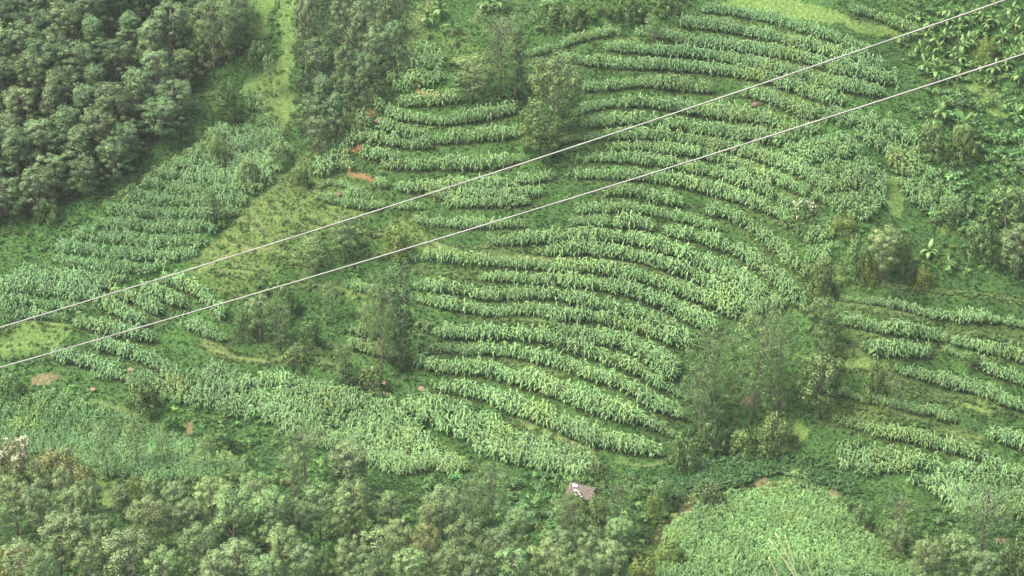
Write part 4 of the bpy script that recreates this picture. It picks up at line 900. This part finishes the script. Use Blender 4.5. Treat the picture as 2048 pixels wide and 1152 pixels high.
# pink flower
g = at(768, 772); root = empty('pink_flower', g); tag(root, 'single pink flower with dark centre in the weeds', 'flower'); mb = MB(); mb.tube([(0, 0, -.1), (0, 0, .9)], [.02, .015], 5); link(bpy.data.objects.new('stem', mb.mesh('flower_stem', M['stem'])), root)
mb = MB()
for i in range(6):
    a_ = i * math.pi / 3; c_, s_ = math.cos(a_), math.sin(a_); L0 = .26
    mb.add([(0, 0, .9), (c_ * L0 * .6 - s_ * .11, s_ * L0 * .6 + c_ * .11, .98), (c_ * L0, s_ * L0, 1.0), (c_ * L0 * .6 + s_ * .11, s_ * L0 * .6 - c_ * .11, .98)], [(0, 3, 2, 1)])
pt = link(bpy.data.objects.new('petals', mb.mesh('petals', M['pink'])), root); pt.location = (0, -.5, .45); pt.rotation_euler = (R(50), 0, 0)
mb = MB(); mb.tube([(0, 0, .90), (0, 0, .98), (0, 0, 1.0)], [.09, .09, .04], 8); pt = link(bpy.data.objects.new('centre', mb.mesh('flower_centre', M['darkeye'])), root); pt.location = (0, -.5, .46); pt.rotation_euler = (R(50), 0, 0)

# ---------------------------------------------------------------- old hut
g = at(1166, 1000); hx = empty('old_hut', (g[0], g[1], g[2]), R(-28), (.8, .8, .8)); tag(hx, 'small old hut with sagging grey thatched roof below the big maize strip', 'hut')
wl = MB(); wl.box((0, 0, .75), (3.6, 2.6, 1.7)); link(bpy.data.objects.new('wall', wl.mesh('hut_wall', M['mudwall'])), hx)
n = 13; rb = MB(); V = []
for sgn_ in (0,):
    for j in range(9):
        f = j / 8 * 2 - 1
        for i in range(n):
            x = (i / (n - 1) - .5) * 4.5; z = 2.75 - abs(f) * 1.35 - .16 * math.cos((i / (n - 1) - .5) * math.pi) + rng.normal() * .035
            V.append((x, f * 1.95, z))
Vt = np.array(V); Vb = Vt - np.array([0, 0, .16]); k = len(Vt)
q = [(j * n + i, j * n + i + 1, (j + 1) * n + i + 1, (j + 1) * n + i) for j in range(8) for i in range(n - 1)]
qb = [tuple(k + a_ for a_ in reversed(x)) for x in q]
ring = [i for i in range(n)] + [j * n + n - 1 for j in range(1, 9)] + [8 * n + i for i in range(n - 2, -1, -1)] + [j * n for j in range(7, 0, -1)]
qs = [(ring[i], k + ring[i], k + ring[(i + 1) % len(ring)], ring[(i + 1) % len(ring)]) for i in range(len(ring))]
rb.add(np.concatenate([Vt, Vb]), q + qb + qs); link(bpy.data.objects.new('roof', rb.mesh('hut_roof', M['thatch'])), hx)
for px_, py_ in ((2.1, -1.7), (2.1, 1.5), (.6, -1.75)):
    pb = MB(); pb.tube([(px_, py_, -.4), (px_, py_, 1.55)], [.07, .06], 6); link(bpy.data.objects.new('post', pb.mesh('hut_post', M['timber'])), hx)
hc, hs_ = math.cos(R(-28)), math.sin(R(-28))
def on_roof(x, f, dz=.02): return (g[0] + .8 * (x * hc - f * 1.95 * hs_), g[1] + .8 * (x * hs_ + f * 1.95 * hc), g[2] + .8 * (2.75 - abs(f) * 1.35 - .16 * math.cos(x / 4.5 * math.pi)) + dz)
for (x, f, a_, b_, lb) in ((-1.2, -.22, .7, .32, 'white plastic sheet near the ridge of the old hut roof'), (-.75, -.55, .5, .25, 'smaller white plastic sheet halfway down the old hut roof')):
    mb = MB(); m0 = 6; V = [((i / m0 - .5) * a_, (j / m0 - .5) * b_ * (1 + .25 * math.sin(i)), .03 * math.sin(i * 2 + j)) for i in range(m0 + 1) for j in range(m0 + 1)]
    V = np.array(V); k = len(V); V2 = V - np.array([0, 0, .02])
    q = [(i * (m0 + 1) + j, (i + 1) * (m0 + 1) + j, (i + 1) * (m0 + 1) + j + 1, i * (m0 + 1) + j + 1) for i in range(m0) for j in range(m0)]
    mb.add(np.concatenate([V, V2]), q + [tuple(k + z_ for z_ in reversed(x_)) for x_ in q]); o = link(bpy.data.objects.new('plastic_sheet', mb.mesh('plastic_sheet', M['sheet']))); o.location = on_roof(x, f, .10); o.rotation_euler = (R(34), 0, R(-28)); tag(o, lb, 'sheet')
for (x, f, lb) in ((-.2, -.62, 'white stone on the old hut roof, topmost of four'), (.15, -.75, 'white stone on the old hut roof, second from top'), (-.45, -.88, 'white stone at the left of the old hut eaves'), (.55, -.9, 'white stone at the right of the old hut eaves')):
    mb = MB(); V = []
    for i in range(6):
        for j in range(8):
            ph, th = math.pi * i / 5, 2 * math.pi * j / 8; k = .14 * rng.uniform(.85, 1.1); V.append((k * 1.2 * math.sin(ph) * math.cos(th), k * math.sin(ph) * math.sin(th), k * .8 * math.cos(ph)))
    mb.add(V, [(i * 8 + j, (i + 1) * 8 + j, (i + 1) * 8 + (j + 1) % 8, i * 8 + (j + 1) % 8) for i in range(5) for j in range(8)])
    o = link(bpy.data.objects.new('stone', mb.mesh('roof_stone', M['sheet']))); o.location = on_roof(x, f, .1); tag(o, lb, 'stone')

# ---------------------------------------------------------------- dry canes in the near field
for (u0, v0, u1, v1, lb) in ((1595,1152,1537,1078,'leftmost tall pale dry cane leaning over the near field'), (1598,1152,1551,1066,'tallest pale dry cane in the near field'), (1588,1122,1570,1070,'short pale dry cane right of the tallest one'), (1558,1152,1537,1115,'short pale dry cane at the bottom left'), (1626,1152,1607,1112,'pale dry cane standing apart on the right')):
    A = cast(u0 + (u0 - u1) * .35, v1 + (v0 - v1) * 1.35 + 14, HF)[0]; dist = A[1] - .5; du_ = (u1 - 1024) / FPX; dv_ = (576 - v1) / FPX; tt = dist / (CP + SP * dv_)
    B = np.array([du_ * tt, dist, (-SP + CP * dv_) * tt]); A[2] -= .2; mid = A * .5 + B * .5 + np.array([.12, 0, .1])
    mb = MB(); mb.tube(spline([A, mid, B], 5), np.linspace(.095, .06, 11), 6); o = link(bpy.data.objects.new('dry_cane', mb.mesh('dry_cane', M['cane']))); tag(o, lb, 'cane')

# ---------------------------------------------------------------- overhead cables
for pts_, y0, y1, lb in ((((0, 655), (1112, 305), (2010, 0)), 25.0, 19.0, 'upper white overhead cable crossing above the terraces'), (((0, 735), (1112, 406), (2048, 108)), 25.5, 18.5, 'lower white overhead cable crossing above the terraces')):
    cf = np.polyfit([a_[0] for a_ in pts_], [a_[1] for a_ in pts_], 2); P = []
    for u in np.linspace(-1100, 3100, 60):
        v = np.polyval(cf, u); dep_ = y0 + (y1 - y0) * u / 2048; dv_ = (576 - v) / FPX; tt = dep_ / (CP + SP * dv_); P.append(((u - 1024) / FPX * tt, dep_, (-SP + CP * dv_) * tt))
    mb = MB(); mb.tube(P, .0073, 8); o = link(bpy.data.objects.new('overhead_cable', mb.mesh('overhead_cable', M['cable'], True))); tag(o, lb, 'cable')

# ---------------------------------------------------------------- humid air
hb = MB(); hb.box((0, (GY1 + 10 - 15) / 2, (-145 + 40) / 2), (300, GY1 + 10 + 15, 185)); hm = bpy.data.materials.new('humid_air'); hm.use_nodes = True
nt = hm.node_tree; nt.nodes.remove(nt.nodes['Principled BSDF']); pv = nt.nodes.new('ShaderNodeVolumePrincipled'); pv.inputs['Color'].default_value = (.90, 1.0, .93, 1); pv.inputs['Density'].default_value = .00009; pv.inputs['Anisotropy'].default_value = .2
nt.links.new(pv.outputs[0], nt.nodes['Material Output'].inputs['Volume'])
o = link(bpy.data.objects.new('haze', hb.mesh('haze', hm))); tag(o, 'thin pale haze filling the valley air', None, None, 'stuff')
print('objects', len(COL.objects))
